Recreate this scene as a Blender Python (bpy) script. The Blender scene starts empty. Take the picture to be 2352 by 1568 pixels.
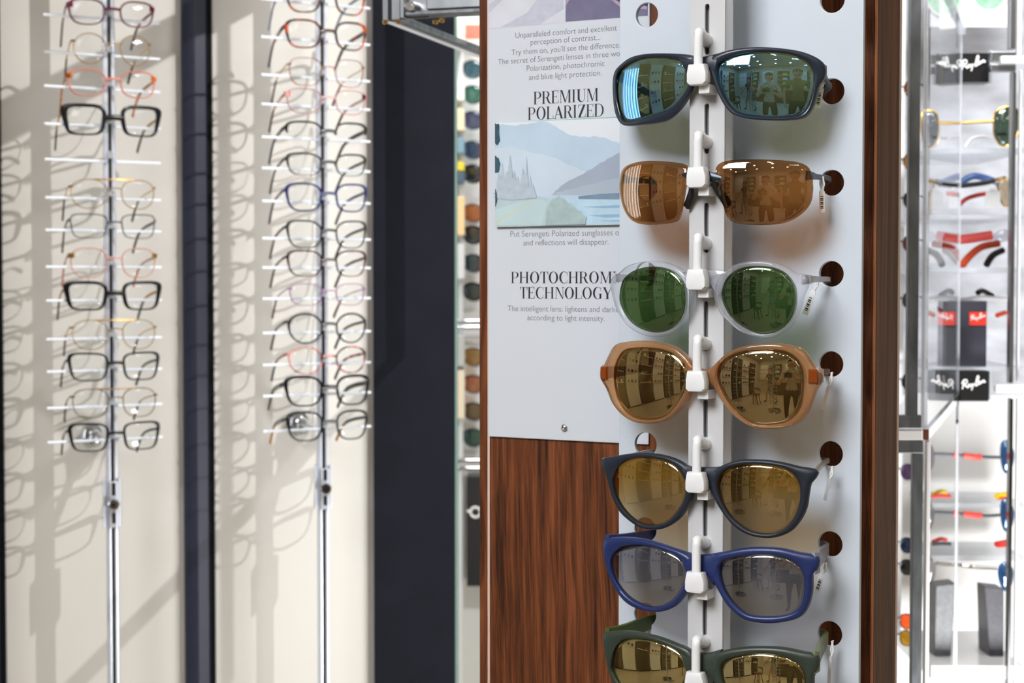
import bpy, bmesh, math, random
from mathutils import Vector, Matrix, Euler
random.seed(7)
SC = bpy.context.scene
COL = SC.collection
pi = math.pi
# ---------------------------------------------------------------- camera, world, light, exposure
FPX = 4000.0
TILT = math.atan(144 / FPX)
H = 1.27
cam_d = bpy.data.cameras.new('camera')
cam_d.sensor_width = 36.0
cam_d.lens = FPX / 2352 * 36.0
cam_d.clip_start = 0.02
cam_d.dof.use_dof = True
cam_d.dof.focus_distance = 1.15
cam_d.dof.aperture_fstop = 16.0
cam = bpy.data.objects.new('camera', cam_d)
COL.objects.link(cam)
cam.location = (0, 0, H)
cam.rotation_euler = (pi / 2 - TILT, 0, 0)
SC.camera = cam
SC.view_settings.view_transform = 'Standard'
SC.view_settings.look = 'None'
SC.view_settings.exposure = 0.27
SC.view_settings.gamma = 1.0
SC.view_settings.use_curve_mapping = False
W_ = bpy.data.worlds.new('shop_air')
SC.world = W_
W_.use_nodes = True
W_.node_tree.nodes['Background'].inputs[0].default_value = (0.9, 0.95, 1.0, 1)
W_.node_tree.nodes['Background'].inputs[1].default_value = 0.35
SC.cycles.caustics_reflective = False
SC.cycles.caustics_refractive = False
SC.cycles.max_bounces = 10
SC.cycles.transparent_max_bounces = 24
SC.cycles.sample_clamp_indirect = 6.0
KEY = (0.72, 1.13, H + 1.30)          # ceiling spot aimed at the racks on the far wall
LAMP_E = 86.0                          # radiance of the small ceiling downlights


def light(name, kind, loc, target, energy, color=(1, 1, 1), **kw):
    d = bpy.data.lights.new(name, kind)
    d.energy = energy
    d.color = color
    for k, v in kw.items():
        setattr(d, k, v)
    o = bpy.data.objects.new(name, d)
    COL.objects.link(o)
    o.location = loc
    o.rotation_euler = (Vector(target) - Vector(loc)).to_track_quat('-Z', 'Y').to_euler()
    return o


light('key_spot', 'SPOT', KEY, (-0.45, 2.8, H + 0.02), 112, (1.0, 0.975, 0.96), shadow_soft_size=0.004, spot_size=math.radians(54), spot_blend=0.6)
light('tower_fill', 'AREA', (-0.95, -0.55, 2.5), (0.15, 1.2, H), 7.0, (0.96, 0.98, 1.0), size=0.85, spread=math.radians(70))  # added fill light to brighten the tower, not a known shop lamp
light('case_top_light', 'AREA', (0.62, 1.98, 2.1), (0.62, 2.05, H), 10.5, (1, 1, 1), size=0.3)
light('case_low_light', 'AREA', (0.66, 1.66, 0.5), (0.58, 2.2, 0.9), 13, (1, 1, 1), size=0.35)
light('far_display_light', 'AREA', (0.0, 3.9, 2.5), (-0.1, 4.4, H), 26, (1, 0.98, 0.94), size=0.5)

# ---------------------------------------------------------------- helpers
CT, ST = math.cos(TILT), math.sin(TILT)


def ray(px, py):
    dx, dy = (px - 1176) / FPX, -(py - 784) / FPX
    return Vector((dx, CT + dy * ST, -ST + dy * CT))


def at(px, py, Y):
    d = ray(px, py)
    return Vector((0, 0, H)) + d * (Y / d.y)


def lin(c):
    c = [x / 255 for x in c]
    return tuple(x / 12.92 if x <= 0.04045 else ((x + 0.055) / 1.055) ** 2.4 for x in c)


def nodes(m):
    m.use_nodes = True
    return m.node_tree.nodes, m.node_tree.links


def mat(name, rgb, rough=0.5, metal=0.0, spec=0.5, noise=0.0, scale=20.0, emit=None, es=0.0, coat=0.0, trans=0.0, alpha=1.0, bump=0.0, stretch=(1, 1, 1)):
    m = bpy.data.materials.new(name)
    n, l = nodes(m)
    b = n['Principled BSDF']
    c = lin(rgb)
    b.inputs['Base Color'].default_value = (*c, 1)
    b.inputs['Roughness'].default_value = rough
    b.inputs['Metallic'].default_value = metal
    b.inputs['Specular IOR Level'].default_value = spec
    b.inputs['Coat Weight'].default_value = coat
    b.inputs['Transmission Weight'].default_value = trans
    b.inputs['Alpha'].default_value = alpha
    if emit:
        b.inputs['Emission Color'].default_value = (*lin(emit), 1)
        b.inputs['Emission Strength'].default_value = es
    if noise or bump:
        tc = n.new('ShaderNodeTexCoord')
        mp = n.new('ShaderNodeMapping')
        mp.inputs['Scale'].default_value = stretch
        t = n.new('ShaderNodeTexNoise')
        t.inputs['Scale'].default_value = scale
        t.inputs['Detail'].default_value = 6
        l.new(tc.outputs['Object'], mp.inputs[0])
        l.new(mp.outputs[0], t.inputs['Vector'])
        if noise:
            r = n.new('ShaderNodeValToRGB')
            r.color_ramp.elements[0].position = 0.3
            r.color_ramp.elements[1].position = 0.7
            r.color_ramp.elements[0].color = (*[x * (1 - noise) for x in c], 1)
            r.color_ramp.elements[1].color = (*[min(1, x * (1 + noise)) for x in c], 1)
            l.new(t.outputs[0], r.inputs[0])
            l.new(r.outputs[0], b.inputs['Base Color'])
        if bump:
            bp = n.new('ShaderNodeBump')
            bp.inputs['Strength'].default_value = bump
            bp.inputs['Distance'].default_value = 0.002
            l.new(t.outputs[0], bp.inputs['Height'])
            l.new(bp.outputs[0], b.inputs['Normal'])
    return m


def wood(name, dark, mid, pale, vs=(60, 60, 2.2)):
    m = bpy.data.materials.new(name)
    n, l = nodes(m)
    b = n['Principled BSDF']
    b.inputs['Roughness'].default_value = 0.42
    b.inputs['Specular IOR Level'].default_value = 0.35
    tc = n.new('ShaderNodeTexCoord')
    w = n.new('ShaderNodeTexNoise')
    w.inputs['Scale'].default_value = 3.0
    mx = n.new('ShaderNodeMix')
    mx.data_type = 'VECTOR'
    mx.inputs['Factor'].default_value = 0.035
    mp = n.new('ShaderNodeMapping')
    mp.inputs['Scale'].default_value = vs
    t = n.new('ShaderNodeTexNoise')
    t.inputs['Scale'].default_value = 2.6
    t.inputs['Detail'].default_value = 8
    t.inputs['Roughness'].default_value = 0.62
    t2 = n.new('ShaderNodeTexNoise')
    mp2 = n.new('ShaderNodeMapping')
    mp2.inputs['Scale'].default_value = (vs[0] * 7, vs[1] * 7, vs[2] * 4)
    t2.inputs['Scale'].default_value = 2.0
    r = n.new('ShaderNodeValToRGB')
    e = r.color_ramp.elements
    e[0].position, e[0].color = 0.34, (*lin(dark), 1)
    e[1].position, e[1].color = 0.66, (*lin(pale), 1)
    k = e.new(0.5)
    k.color = (*lin(mid), 1)
    add = n.new('ShaderNodeMath')
    add.operation = 'MULTIPLY_ADD'
    add.inputs[1].default_value = 0.35
    sub = n.new('ShaderNodeMath')
    sub.operation = 'SUBTRACT'
    sub.inputs[1].default_value = 0.17
    l.new(tc.outputs['Object'], w.inputs['Vector'])
    l.new(tc.outputs['Object'], mx.inputs[4])
    l.new(w.outputs['Color'], mx.inputs[5])
    l.new(mx.outputs[1], mp.inputs[0])
    l.new(mp.outputs[0], t.inputs['Vector'])
    l.new(mx.outputs[1], mp2.inputs[0])
    l.new(mp2.outputs[0], t2.inputs['Vector'])
    l.new(t2.outputs[0], add.inputs[0])
    l.new(t.outputs[0], add.inputs[2])
    l.new(add.outputs[0], sub.inputs[0])
    l.new(sub.outputs[0], r.inputs[0])
    l.new(r.outputs[0], b.inputs['Base Color'])
    return m


def lens_mat(name, tint, refl, fac, bot=None, z0=0, z1=1):
    """coated lens: tinted see-through body with a mirror coat on the outer side; bot = paler tint at the lower rim (a graded dye)"""
    m = bpy.data.materials.new(name)
    n, l = nodes(m)
    n.remove(n['Principled BSDF'])
    out = n['Material Output']
    tr = n.new('ShaderNodeBsdfTransparent')
    s = [math.sqrt(x) for x in tint]
    tr.inputs[0].default_value = (*s, 1)
    if bot:
        tc = n.new('ShaderNodeTexCoord')
        sp = n.new('ShaderNodeSeparateXYZ')
        mr = n.new('ShaderNodeMapRange')
        mr.inputs[1].default_value, mr.inputs[2].default_value = z0, z1
        rp = n.new('ShaderNodeValToRGB')
        rp.color_ramp.elements[0].color = (*[math.sqrt(x) for x in bot], 1)
        rp.color_ramp.elements[1].color = (*s, 1)
        l.new(tc.outputs['Object'], sp.inputs[0])
        l.new(sp.outputs[2], mr.inputs[0])
        l.new(mr.outputs[0], rp.inputs[0])
        l.new(rp.outputs[0], tr.inputs[0])
    gl = n.new('ShaderNodeBsdfGlossy')
    gl.inputs['Color'].default_value = (*refl, 1)
    gl.inputs['Roughness'].default_value = 0.0
    lw = n.new('ShaderNodeLayerWeight')
    lw.inputs[0].default_value = 0.18
    ge = n.new('ShaderNodeNewGeometry')
    a = n.new('ShaderNodeMath')
    a.operation = 'MULTIPLY_ADD'
    a.inputs[1].default_value = 0.45
    a.inputs[2].default_value = fac
    a.use_clamp = True
    inv = n.new('ShaderNodeMath')
    inv.operation = 'SUBTRACT'
    inv.inputs[0].default_value = 1.0
    mu = n.new('ShaderNodeMath')
    mu.operation = 'MULTIPLY'
    mix = n.new('ShaderNodeMixShader')
    l.new(lw.outputs['Fresnel'], a.inputs[0])
    l.new(ge.outputs['Backfacing'], inv.inputs[1])
    l.new(a.outputs[0], mu.inputs[0])
    l.new(inv.outputs[0], mu.inputs[1])
    l.new(mu.outputs[0], mix.inputs[0])
    l.new(tr.outputs[0], mix.inputs[1])
    l.new(gl.outputs[0], mix.inputs[2])
    l.new(mix.outputs[0], out.inputs[0])
    return m


def crystal(name, rgb, clear=0.5, rough=0.12, gloss=0.18, tp=0.55):
    """translucent acetate / acrylic: part dye, part see-through, with a gloss"""
    m = bpy.data.materials.new(name)
    n, l = nodes(m)
    b = n['Principled BSDF']
    b.inputs['Base Color'].default_value = (*lin(rgb), 1)
    b.inputs['Roughness'].default_value = rough
    b.inputs['Specular IOR Level'].default_value = 0.7
    out = n['Material Output']
    tr = n.new('ShaderNodeBsdfTransparent')
    tr.inputs[0].default_value = (*[x ** tp for x in lin(rgb)], 1)
    gl = n.new('ShaderNodeBsdfGlossy')
    gl.inputs['Roughness'].default_value = 0.05
    lw = n.new('ShaderNodeLayerWeight')
    lw.inputs[0].default_value = 0.3
    m1 = n.new('ShaderNodeMixShader')
    m1.inputs[0].default_value = clear
    m2 = n.new('ShaderNodeMixShader')
    ml = n.new('ShaderNodeMath')
    ml.operation = 'MULTIPLY'
    ml.inputs[1].default_value = gloss * 2.5
    l.new(lw.outputs['Fresnel'], ml.inputs[0])
    l.new(b.outputs[0], m1.inputs[1])
    l.new(tr.outputs[0], m1.inputs[2])
    l.new(ml.outputs[0], m2.inputs[0])
    l.new(m1.outputs[0], m2.inputs[1])
    l.new(gl.outputs[0], m2.inputs[2])
    l.new(m2.outputs[0], out.inputs[0])
    return m


def mottled(name, a, b, c, scale=120):
    m = bpy.data.materials.new(name)
    n, l = nodes(m)
    p = n['Principled BSDF']
    p.inputs['Roughness'].default_value = 0.2
    tc = n.new('ShaderNodeTexCoord')
    t = n.new('ShaderNodeTexNoise')
    t.inputs['Scale'].default_value = scale
    t.inputs['Detail'].default_value = 3
    r = n.new('ShaderNodeValToRGB')
    e = r.color_ramp.elements
    e[0].position, e[0].color = 0.38, (*lin(a), 1)
    e[1].position, e[1].color = 0.62, (*lin(c), 1)
    k = e.new(0.5)
    k.color = (*lin(b), 1)
    l.new(tc.outputs['Object'], t.inputs['Vector'])
    l.new(t.outputs[0], r.inputs[0])
    l.new(r.outputs[0], p.inputs['Base Color'])
    return m


# ---- geometry pieces: each is (verts, faces)
def G_box(c, s, ax=None):
    c = Vector(c)
    ax = ax or (Vector((1, 0, 0)), Vector((0, 1, 0)), Vector((0, 0, 1)))
    v = [c + ax[0] * (s[0] / 2 * a) + ax[1] * (s[1] / 2 * b) + ax[2] * (s[2] / 2 * d) for a in (-1, 1) for b in (-1, 1) for d in (-1, 1)]
    return v, [(0, 1, 3, 2), (4, 6, 7, 5), (0, 4, 5, 1), (2, 3, 7, 6), (0, 2, 6, 4), (1, 5, 7, 3)]


def G_hexa(p8):
    """eight corners: bottom four (ccw) then top four"""
    return [Vector(p) for p in p8], [(0, 3, 2, 1), (4, 5, 6, 7), (0, 1, 5, 4), (1, 2, 6, 5), (2, 3, 7, 6), (3, 0, 4, 7)]


def G_loft(rings, closed_ring=True, loop=False, caps=True):
    v, f = [], []
    k = len(rings[0])
    for r in rings:
        v += [Vector(p) for p in r]
    m = len(rings)
    for i in range(m if loop else m - 1):
        a, b = i * k, ((i + 1) % m) * k
        for j in range(k if closed_ring else k - 1):
            j2 = (j + 1) % k
            f.append((a + j, a + j2, b + j2, b + j))
    if caps and not loop and closed_ring:
        f.append(tuple(range(k - 1, -1, -1)))
        f.append(tuple((m - 1) * k + j for j in range(k)))
    return v, f


def G_tube(path, r, n=10, caps=True, loop=False):
    path = [Vector(p) for p in path]
    rs = r if isinstance(r, (list, tuple)) else [r] * len(path)
    rings = []
    up = None
    m = len(path)
    for i, p in enumerate(path):
        if loop:
            t = path[(i + 1) % m] - path[i - 1]
        else:
            t = path[min(i + 1, m - 1)] - path[max(i - 1, 0)]
        t.normalize()
        if up is None:
            up = Vector((0, 0, 1)) if abs(t.z) < 0.9 else Vector((0, 1, 0))
        s = t.cross(up).normalized()
        up = s.cross(t).normalized()
        rings.append([p + (s * math.cos(2 * pi * j / n) + up * math.sin(2 * pi * j / n)) * rs[i] for j in range(n)])
    return G_loft(rings, True, loop, caps)


def G_band(path, w, h, side=None, round_=0.35):
    """a strip of rectangular section (w across, h along z) swept along a path"""
    path = [Vector(p) for p in path]
    m = len(path)
    ws = w if isinstance(w, (list, tuple)) else [w] * m
    hs = h if isinstance(h, (list, tuple)) else [h] * m
    rings = []
    for i, p in enumerate(path):
        t = (path[min(i + 1, m - 1)] - path[max(i - 1, 0)]).normalized()
        s = Vector((t.y, -t.x, 0))
        if s.length < 1e-4:
            s = Vector(side) if side else Vector((1, 0, 0))
        s.normalize()
        u = s.cross(t).normalized()
        a, b = ws[i] / 2, hs[i] / 2
        q = min(a, b) * round_
        rings.append([p + s * x + u * y for x, y in ((-a, -b + q), (-a + q, -b), (a - q, -b), (a, -b + q), (a, b - q), (a - q, b), (-a + q, b), (-a, b - q))])
    return G_loft(rings)


def G_lathe(prof, c, n=32, axis='z'):
    c = Vector(c)
    rings = []
    for r, z in prof:
        rings.append([c + Vector((r * math.cos(2 * pi * j / n), r * math.sin(2 * pi * j / n), z)) if axis == 'z' else
                      c + Vector((r * math.cos(2 * pi * j / n), -z, r * math.sin(2 * pi * j / n))) for j in range(n)])
    return G_loft(rings)


def G_ball(c, r, n=16, m=10):
    c = Vector(c)
    r = r if isinstance(r, (tuple, list)) else (r, r, r)
    rings = []
    for i in range(m + 1):
        a = -pi / 2 + pi * (i + 0.001) / (m + 0.002)
        rings.append([c + Vector((r[0] * math.cos(a) * math.cos(2 * pi * j / n), r[1] * math.cos(a) * math.sin(2 * pi * j / n), r[2] * math.sin(a))) for j in range(n)])
    return G_loft(rings)


def G_poly(pts, vec):
    """flat polygon extruded by vec"""
    n = len(pts)
    pts = [Vector(p) for p in pts]
    v = pts + [p + Vector(vec) for p in pts]
    f = [tuple(range(n - 1, -1, -1)), tuple(range(n, 2 * n))]
    f += [(i, (i + 1) % n, n + (i + 1) % n, n + i) for i in range(n)]
    return v, f


def wloc(o):
    p = Vector((0, 0, 0))
    while o is not None:
        p += o.location
        o = o.parent
    return p


def obj(name, geos, m, parent=None, smooth=False, bevel=0.0, mi=None, seg=2):
    """link ONE mesh object; geos in world coordinates"""
    me = bpy.data.meshes.new(name)
    off = wloc(parent) if parent else Vector((0, 0, 0))
    V, F, MI = [], [], []
    for gi, (v, f) in enumerate(geos):
        k = len(V)
        V += [tuple(Vector(p) - off) for p in v]
        F += [tuple(i + k for i in q) for q in f]
        MI += [mi[gi] if mi else 0] * len(f)
    me.from_pydata(V, [], F)
    for mm in (m if isinstance(m, (list, tuple)) else [m]):
        me.materials.append(mm)
    bm = bmesh.new()
    bm.from_mesh(me)
    for q, i in zip(bm.faces, MI):
        q.material_index = i
    bmesh.ops.recalc_face_normals(bm, faces=bm.faces)
    if bevel:
        bmesh.ops.bevel(bm, geom=[e for e in bm.edges if len(e.link_faces) == 2 and e.calc_face_angle(0) > 0.6], offset=bevel, segments=seg, profile=0.5, affect='EDGES', clamp_overlap=True)
    bm.to_mesh(me)
    bm.free()
    if smooth:
        me.polygons.foreach_set('use_smooth', [True] * len(me.polygons))
        if smooth != 'all':
            me.set_sharp_from_angle(angle=math.radians(smooth if smooth is not True else 40))
    o = bpy.data.objects.new(name, me)
    COL.objects.link(o)
    if parent:
        o.parent = parent
    return o


def tag(o, label, cat, group=None):
    o['label'] = label
    o['category'] = cat
    if group:
        o['group'] = group
    return o


def thing(name, label, cat, loc, group=None):
    o = bpy.data.objects.new(name, None)
    o.empty_display_size = 0.02
    COL.objects.link(o)
    o.location = loc
    return tag(o, label, cat, group)


def struct(o):
    o['kind'] = 'structure'
    return o


def copy_tree(o, parent=None):
    c = o.copy()
    COL.objects.link(c)
    if parent:
        c.parent = parent
    for ch in list(o.children):
        copy_tree(ch, c)
    return c


def curve_mesh(splines, depth, bev=0.0, res=2):
    """flat outline(s) with holes -> (verts, faces) in local x,y with thickness along z"""
    cu = bpy.data.curves.new('tmp', 'CURVE')
    cu.dimensions = '2D'
    cu.fill_mode = 'BOTH'
    cu.extrude = depth / 2
    cu.bevel_depth = bev
    cu.bevel_resolution = res
    for s in splines:
        sp = cu.splines.new('POLY')
        sp.points.add(len(s) - 1)
        for p, q in zip(sp.points, s):
            p.co = (q[0], q[1], 0, 1)
        sp.use_cyclic_u = True
    o = bpy.data.objects.new('tmp', cu)
    me = bpy.data.meshes.new_from_object(o)
    v = [x.co.copy() for x in me.vertices]
    f = [tuple(p.vertices) for p in me.polygons]
    bpy.data.objects.remove(o)
    bpy.data.curves.remove(cu)
    bpy.data.meshes.remove(me)
    return v, f


def text_mesh(body, size, depth=0.0002, offset=0.0, align='CENTER', space=1.0, shear=0.0):
    cu = bpy.data.curves.new('tmp', 'FONT')
    cu.body = body
    cu.size = size
    cu.extrude = depth / 2
    cu.offset = offset
    cu.align_x = align
    cu.space_character = space
    cu.shear = shear
    cu.resolution_u = 3
    o = bpy.data.objects.new('tmp', cu)
    me = bpy.data.meshes.new_from_object(o)
    v = [x.co.copy() for x in me.vertices]
    f = [tuple(p.vertices) for p in me.polygons]
    bpy.data.objects.remove(o)
    bpy.data.curves.remove(cu)
    bpy.data.meshes.remove(me)
    return v, f


def circle(cx, cy, r, n=48, rev=False):
    p = [(cx + r * math.cos(2 * pi * i / n), cy + r * math.sin(2 * pi * i / n)) for i in range(n)]
    return p[::-1] if rev else p


def catmull(pts, k=8, closed=True):
    out = []
    n = len(pts)
    for i in range(n if closed else n - 1):
        if closed:
            p0, p1, p2, p3 = pts[i - 1], pts[i], pts[(i + 1) % n], pts[(i + 2) % n]
        else:
            p0, p1, p2, p3 = pts[max(i - 1, 0)], pts[i], pts[i + 1], pts[min(i + 2, n - 1)]
        for j in range(k):
            t = j / k
            out.append(tuple(0.5 * (2 * b + (c - a) * t + (2 * a - 5 * b + 4 * c - d) * t * t + (3 * b - a - 3 * c + d) * t ** 3) for a, b, c, d in zip(p0, p1, p2, p3)))
    if not closed:
        out.append(tuple(pts[-1]))
    return out


def polar(pts, c, N):
    """resample a closed star-shaped outline by angle about c"""
    q = sorted(((math.atan2(p[1] - c[1], p[0] - c[0]) % (2 * pi), math.hypot(p[0] - c[0], p[1] - c[1])) for p in pts))
    q = [(q[-1][0] - 2 * pi, q[-1][1])] + q + [(q[0][0] + 2 * pi, q[0][1])]
    out, k = [], 0
    for i in range(N):
        a = 2 * pi * i / N
        while q[k + 1][0] < a:
            k += 1
        (a0, r0), (a1, r1) = q[k], q[k + 1]
        r = r0 + (r1 - r0) * (a - a0) / max(a1 - a0, 1e-9)
        out.append((c[0] + r * math.cos(a), c[1] + r * math.sin(a)))
    return out


class Frame:
    """a local frame: u to the right, n out towards the viewer, z up"""

    def __init__(s, o, yaw):
        s.o = Vector((o[0], o[1], 0))
        s.u = Vector((math.cos(yaw), -math.sin(yaw), 0))
        s.n = Vector((-math.sin(yaw), -math.cos(yaw), 0))
        s.z = Vector((0, 0, 1))

    def w(s, u, n, z):
        return s.o + s.u * u + s.n * n + s.z * z

    def l(s, p):
        d = Vector(p) - s.o
        return d.dot(s.u), d.dot(s.n), d.z

    def hit(s, px, py, F):
        """where the sight line through a pixel meets the surface n = F(u, z)"""
        o = s.l((0, 0, H))
        r = ray(px, py)
        d = (r.dot(s.u), r.dot(s.n), r.z)
        t = 1.0
        for _ in range(12):
            f0 = o[1] + d[1] * t - F(o[0] + d[0] * t, o[2] + d[2] * t)
            t2 = t + 1e-4
            f1 = o[1] + d[1] * t2 - F(o[0] + d[0] * t2, o[2] + d[2] * t2)
            t -= f0 * 1e-4 / (f1 - f0)
        return o[0] + d[0] * t, o[2] + d[2] * t

    def plane(s, px, py, n=0.0):
        return s.hit(px, py, lambda u, z: n)

    def box(s, u0, u1, n0, n1, z0, z1):
        return G_box(s.w((u0 + u1) / 2, (n0 + n1) / 2, (z0 + z1) / 2), (abs(u1 - u0), abs(n1 - n0), abs(z1 - z0)), (s.u, s.n, s.z))

    def lay(s, geo, u=0, n=0, z=0):
        """local x,y,z of a flat mesh -> u,z,n of this frame"""
        return [s.w(u + p[0], n + p[2], z + p[1]) for p in geo[0]], geo[1]

# ---------------------------------------------------------------- materials
M = {}
M['panel'] = mat('pale_grey_panel', (203, 211, 222), 0.35, spec=0.4, noise=0.03, scale=9)
M['rail'] = mat('white_rail', (200, 200, 203), 0.35)
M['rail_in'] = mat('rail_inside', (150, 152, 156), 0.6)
M['white_plastic'] = mat('white_plastic', (236, 237, 240), 0.25, spec=0.5, coat=0.3)
M['poster'] = mat('poster_sheet', (212, 217, 226), 0.12, spec=0.5)
M['ink'] = mat('grey_ink', (120, 122, 128), 0.4)
M['ink_dark'] = mat('dark_ink', (40, 42, 48), 0.4)
M['wood'] = wood('walnut', (52, 27, 15), (100, 54, 29), (136, 78, 44))
M['wood_side'] = wood('walnut_side', (50, 28, 16), (88, 50, 29), (122, 74, 44), (70, 70, 1.6))
M['edge_band'] = mat('edge_banding', (206, 132, 88), 0.4)
M['pale_edge'] = mat('pale_edge_strip', (222, 196, 184), 0.4)
M['chrome'] = mat('chrome', (225, 228, 232), 0.12, metal=1.0)
M['steel'] = mat('brushed_steel', (150, 153, 158), 0.32, metal=1.0, noise=0.12, scale=60, stretch=(1, 1, 0.15))
M['dark_steel'] = mat('dark_brushed_steel', (122, 127, 132), 0.42, metal=0.85, noise=0.3, scale=90, stretch=(1, 1, 0.3))
M['black'] = mat('black_plastic', (14, 14, 16), 0.35)
M['rubber'] = mat('black_rubber', (10, 10, 11), 0.6)
M['tag'] = mat('white_tag', (240, 240, 240), 0.5)
M['acrylic'] = crystal('clear_acrylic', (236, 240, 246), 0.62, 0.1, 0.2)
M['clear_glass'] = lens_mat('clear_lens', (0.96, 0.97, 0.97), (1, 1, 1), 0.03)
M['pane'] = lens_mat('glass_pane', (0.93, 0.96, 0.95), (1, 1, 1), 0.05)
M['gold'] = mat('gold_metal', (222, 178, 100), 0.25, metal=1.0)

# ---------------------------------------------------------------- the walnut tower with the sunglasses panel
YAW = math.radians(29.4)
T = Frame((0.152, 1.182), YAW)
ZT, ZB = H + 0.42, 0.12
N_BOARD = -0.075


def zpx(py, n=0.0, px=1621):
    return T.plane(px, py, n)[1]


# core boards
uL, uR = T.plane(1124, 784, N_BOARD)[0], T.plane(2003, 784, N_BOARD)[0]
tower = thing('walnut_tower', 'tall walnut veneer display tower holding the poster and the pale grey sunglasses panel', 'display tower', T.w((uL + uR) / 2, N_BOARD - 0.03, 0))
obj('front_board', [T.box(uL, uR, N_BOARD - 0.018, N_BOARD, ZB, ZT)], M['wood'], tower, bevel=0.0008)
obj('edge_strip', [T.box(uR, uR + 0.0017, N_BOARD - 0.0030, N_BOARD - 0.0003, ZB, ZT)], M['edge_band'], tower, bevel=0.0006)['label'] = 'orange brown edge strip'
obj('edge_strip', [T.box(uL - 0.0022, uL, N_BOARD - 0.018, N_BOARD - 0.0004, ZB, ZT)], M['pale_edge'], tower, bevel=0.0006)['label'] = 'pale pink edge strip'
obj('side_board', [T.box(uR + 0.0001, uR + 0.0017, N_BOARD - 0.053, N_BOARD - 0.0031, ZB, ZT)], M['wood_side'], tower)
obj('edge_strip', [T.box(uR + 0.0001, uR + 0.0021, N_BOARD - 0.0575, N_BOARD - 0.0531, ZB, ZT)], M['pale_edge'], tower)['label'] = 'pale pink edge strip'
uBL = T.plane(1101, 784, N_BOARD - 0.0576)[0]
obj('back_board', [T.box(uBL, uR - 0.004, N_BOARD - 0.074, N_BOARD - 0.0576, ZB, ZT)], M['wood'], tower, bevel=0.0006)
obj('spacer', [T.box(uL + 0.03, uR - 0.0002, N_BOARD - 0.0575, N_BOARD - 0.0185, ZB, ZT)], M['wood_side'], tower)
obj('plinth', [T.box(uBL - 0.05, uR + 0.06, N_BOARD - 0.25, N_BOARD + 0.09, 0.0, ZB)], M['wood_side'], tower, bevel=0.002)

# poster
NP = N_BOARD + 0.0025
pu0, pu1 = T.plane(1121, 784, NP)[0], T.plane(1489, 1020, NP)[0]
pz0 = T.plane(1300, 1011.5, NP)[1]
poster = thing('poster', 'white glossy poster about polarized lenses screwed to the walnut tower', 'poster', T.w((pu0 + pu1) / 2, NP, (pz0 + ZT) / 2))
obj('sheet', [T.box(pu0, pu1, N_BOARD + 0.0002, NP, pz0, ZT - 0.004)], M['poster'], poster, bevel=0.0007)


def ppoly(pts, n, th=0.00003):
    q = [T.plane(x, y, n) for x, y in pts]
    return G_poly([T.w(u, n, z) for u, z in q], T.n * th)


def zz(pts, ox, oy, s):
    return [(ox + x / s, oy + y / s) for x, y in pts]


def fitline(geo, l, r, n):
    """scale a left-aligned flat text mesh so that it runs from pixel l to pixel r on the sheet"""
    (u0, z0), (u1, z1) = T.plane(*l, n), T.plane(*r, n)
    x0, x1 = min(p[0] for p in geo[0]), max(p[0] for p in geo[0])
    k = (u1 - u0) / (x1 - x0)
    return k, u0 - x0 * k, (z0 + z1) / 2


LINES = [('Unparalleled comfort and excellent', '', (1184, 87.5), (1417, 70.4)), ('perception of contrast...', '', (1219, 103), (1379, 92)),
         ("Try them on, you'll see the difference.", '', (1175, 126.8), (1424, 109)), ('The secret of Serengeti lenses in three wo', 'rds:', (1144, 148), (1424, 129.3)),
         ('Polarization, photochromic', '', (1210, 163.2), (1388.6, 151.8)), ('and blue light protection.', '', (1215, 184), (1382, 173.2)),
         ('Put Serengeti Polarized sunglasses o', 'n', (1172.5, 543.6), (1422, 540.4)), ('and reflections will disappear.', '', (1202, 563.6), (1398, 561.4)),
         ('The intelligent lens: lightens and dark', 'ens', (1166, 715), (1414, 716)), ('according to light intensity.', '', (1211.4, 735.7), (1388.6, 736.8))]
for vis, rest, l, r in LINES:
    g = text_mesh(vis, 1.0, 0.0, -0.012, 'LEFT', 0.97)
    k, u0, z0 = fitline(g, l, r, NP)
    full = text_mesh(vis + rest, 1.0, 0.0, -0.012, 'LEFT', 0.97)
    o = obj('lettering', [T.lay(([Vector((p[0] * k, p[1] * k, 0)) for p in full[0]], full[1]), u0, NP + 0.0002, z0)], M['ink'], poster)

# high-contrast serif capitals
HW, TW = 0.028, 0.125


def rect(x0, y0, x1, y1):
    return [(x0, y0), (x1, y0), (x1, y1), (x0, y1)]


def arc(cx, cy, rx, ry, a0, a1, n=18):
    return [(cx + rx * math.cos(math.radians(a0 + (a1 - a0) * i / n)), cy + ry * math.sin(math.radians(a0 + (a1 - a0) * i / n))) for i in range(n + 1)]


def stem(x, w=TW, s=0.07, top=1, bot=1):
    r = [rect(x, 0, x + w, 1)]
    if bot:
        r.append(rect(x - s, 0, x + w + s, HW))
    if top:
        r.append(rect(x - s, 1 - HW, x + w + s, 1))
    return r


def bowl(x0, x1, y0, y1, rx):
    c = (y0 + y1) / 2
    ry = (y1 - y0) / 2
    return [arc(x1, c, rx, ry, 90, -90) + arc(x1, c, rx - TW, ry - HW, -90, 90), rect(x0, y1 - HW, x1, y1), rect(x0, y0, x1, y0 + HW)]


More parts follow.
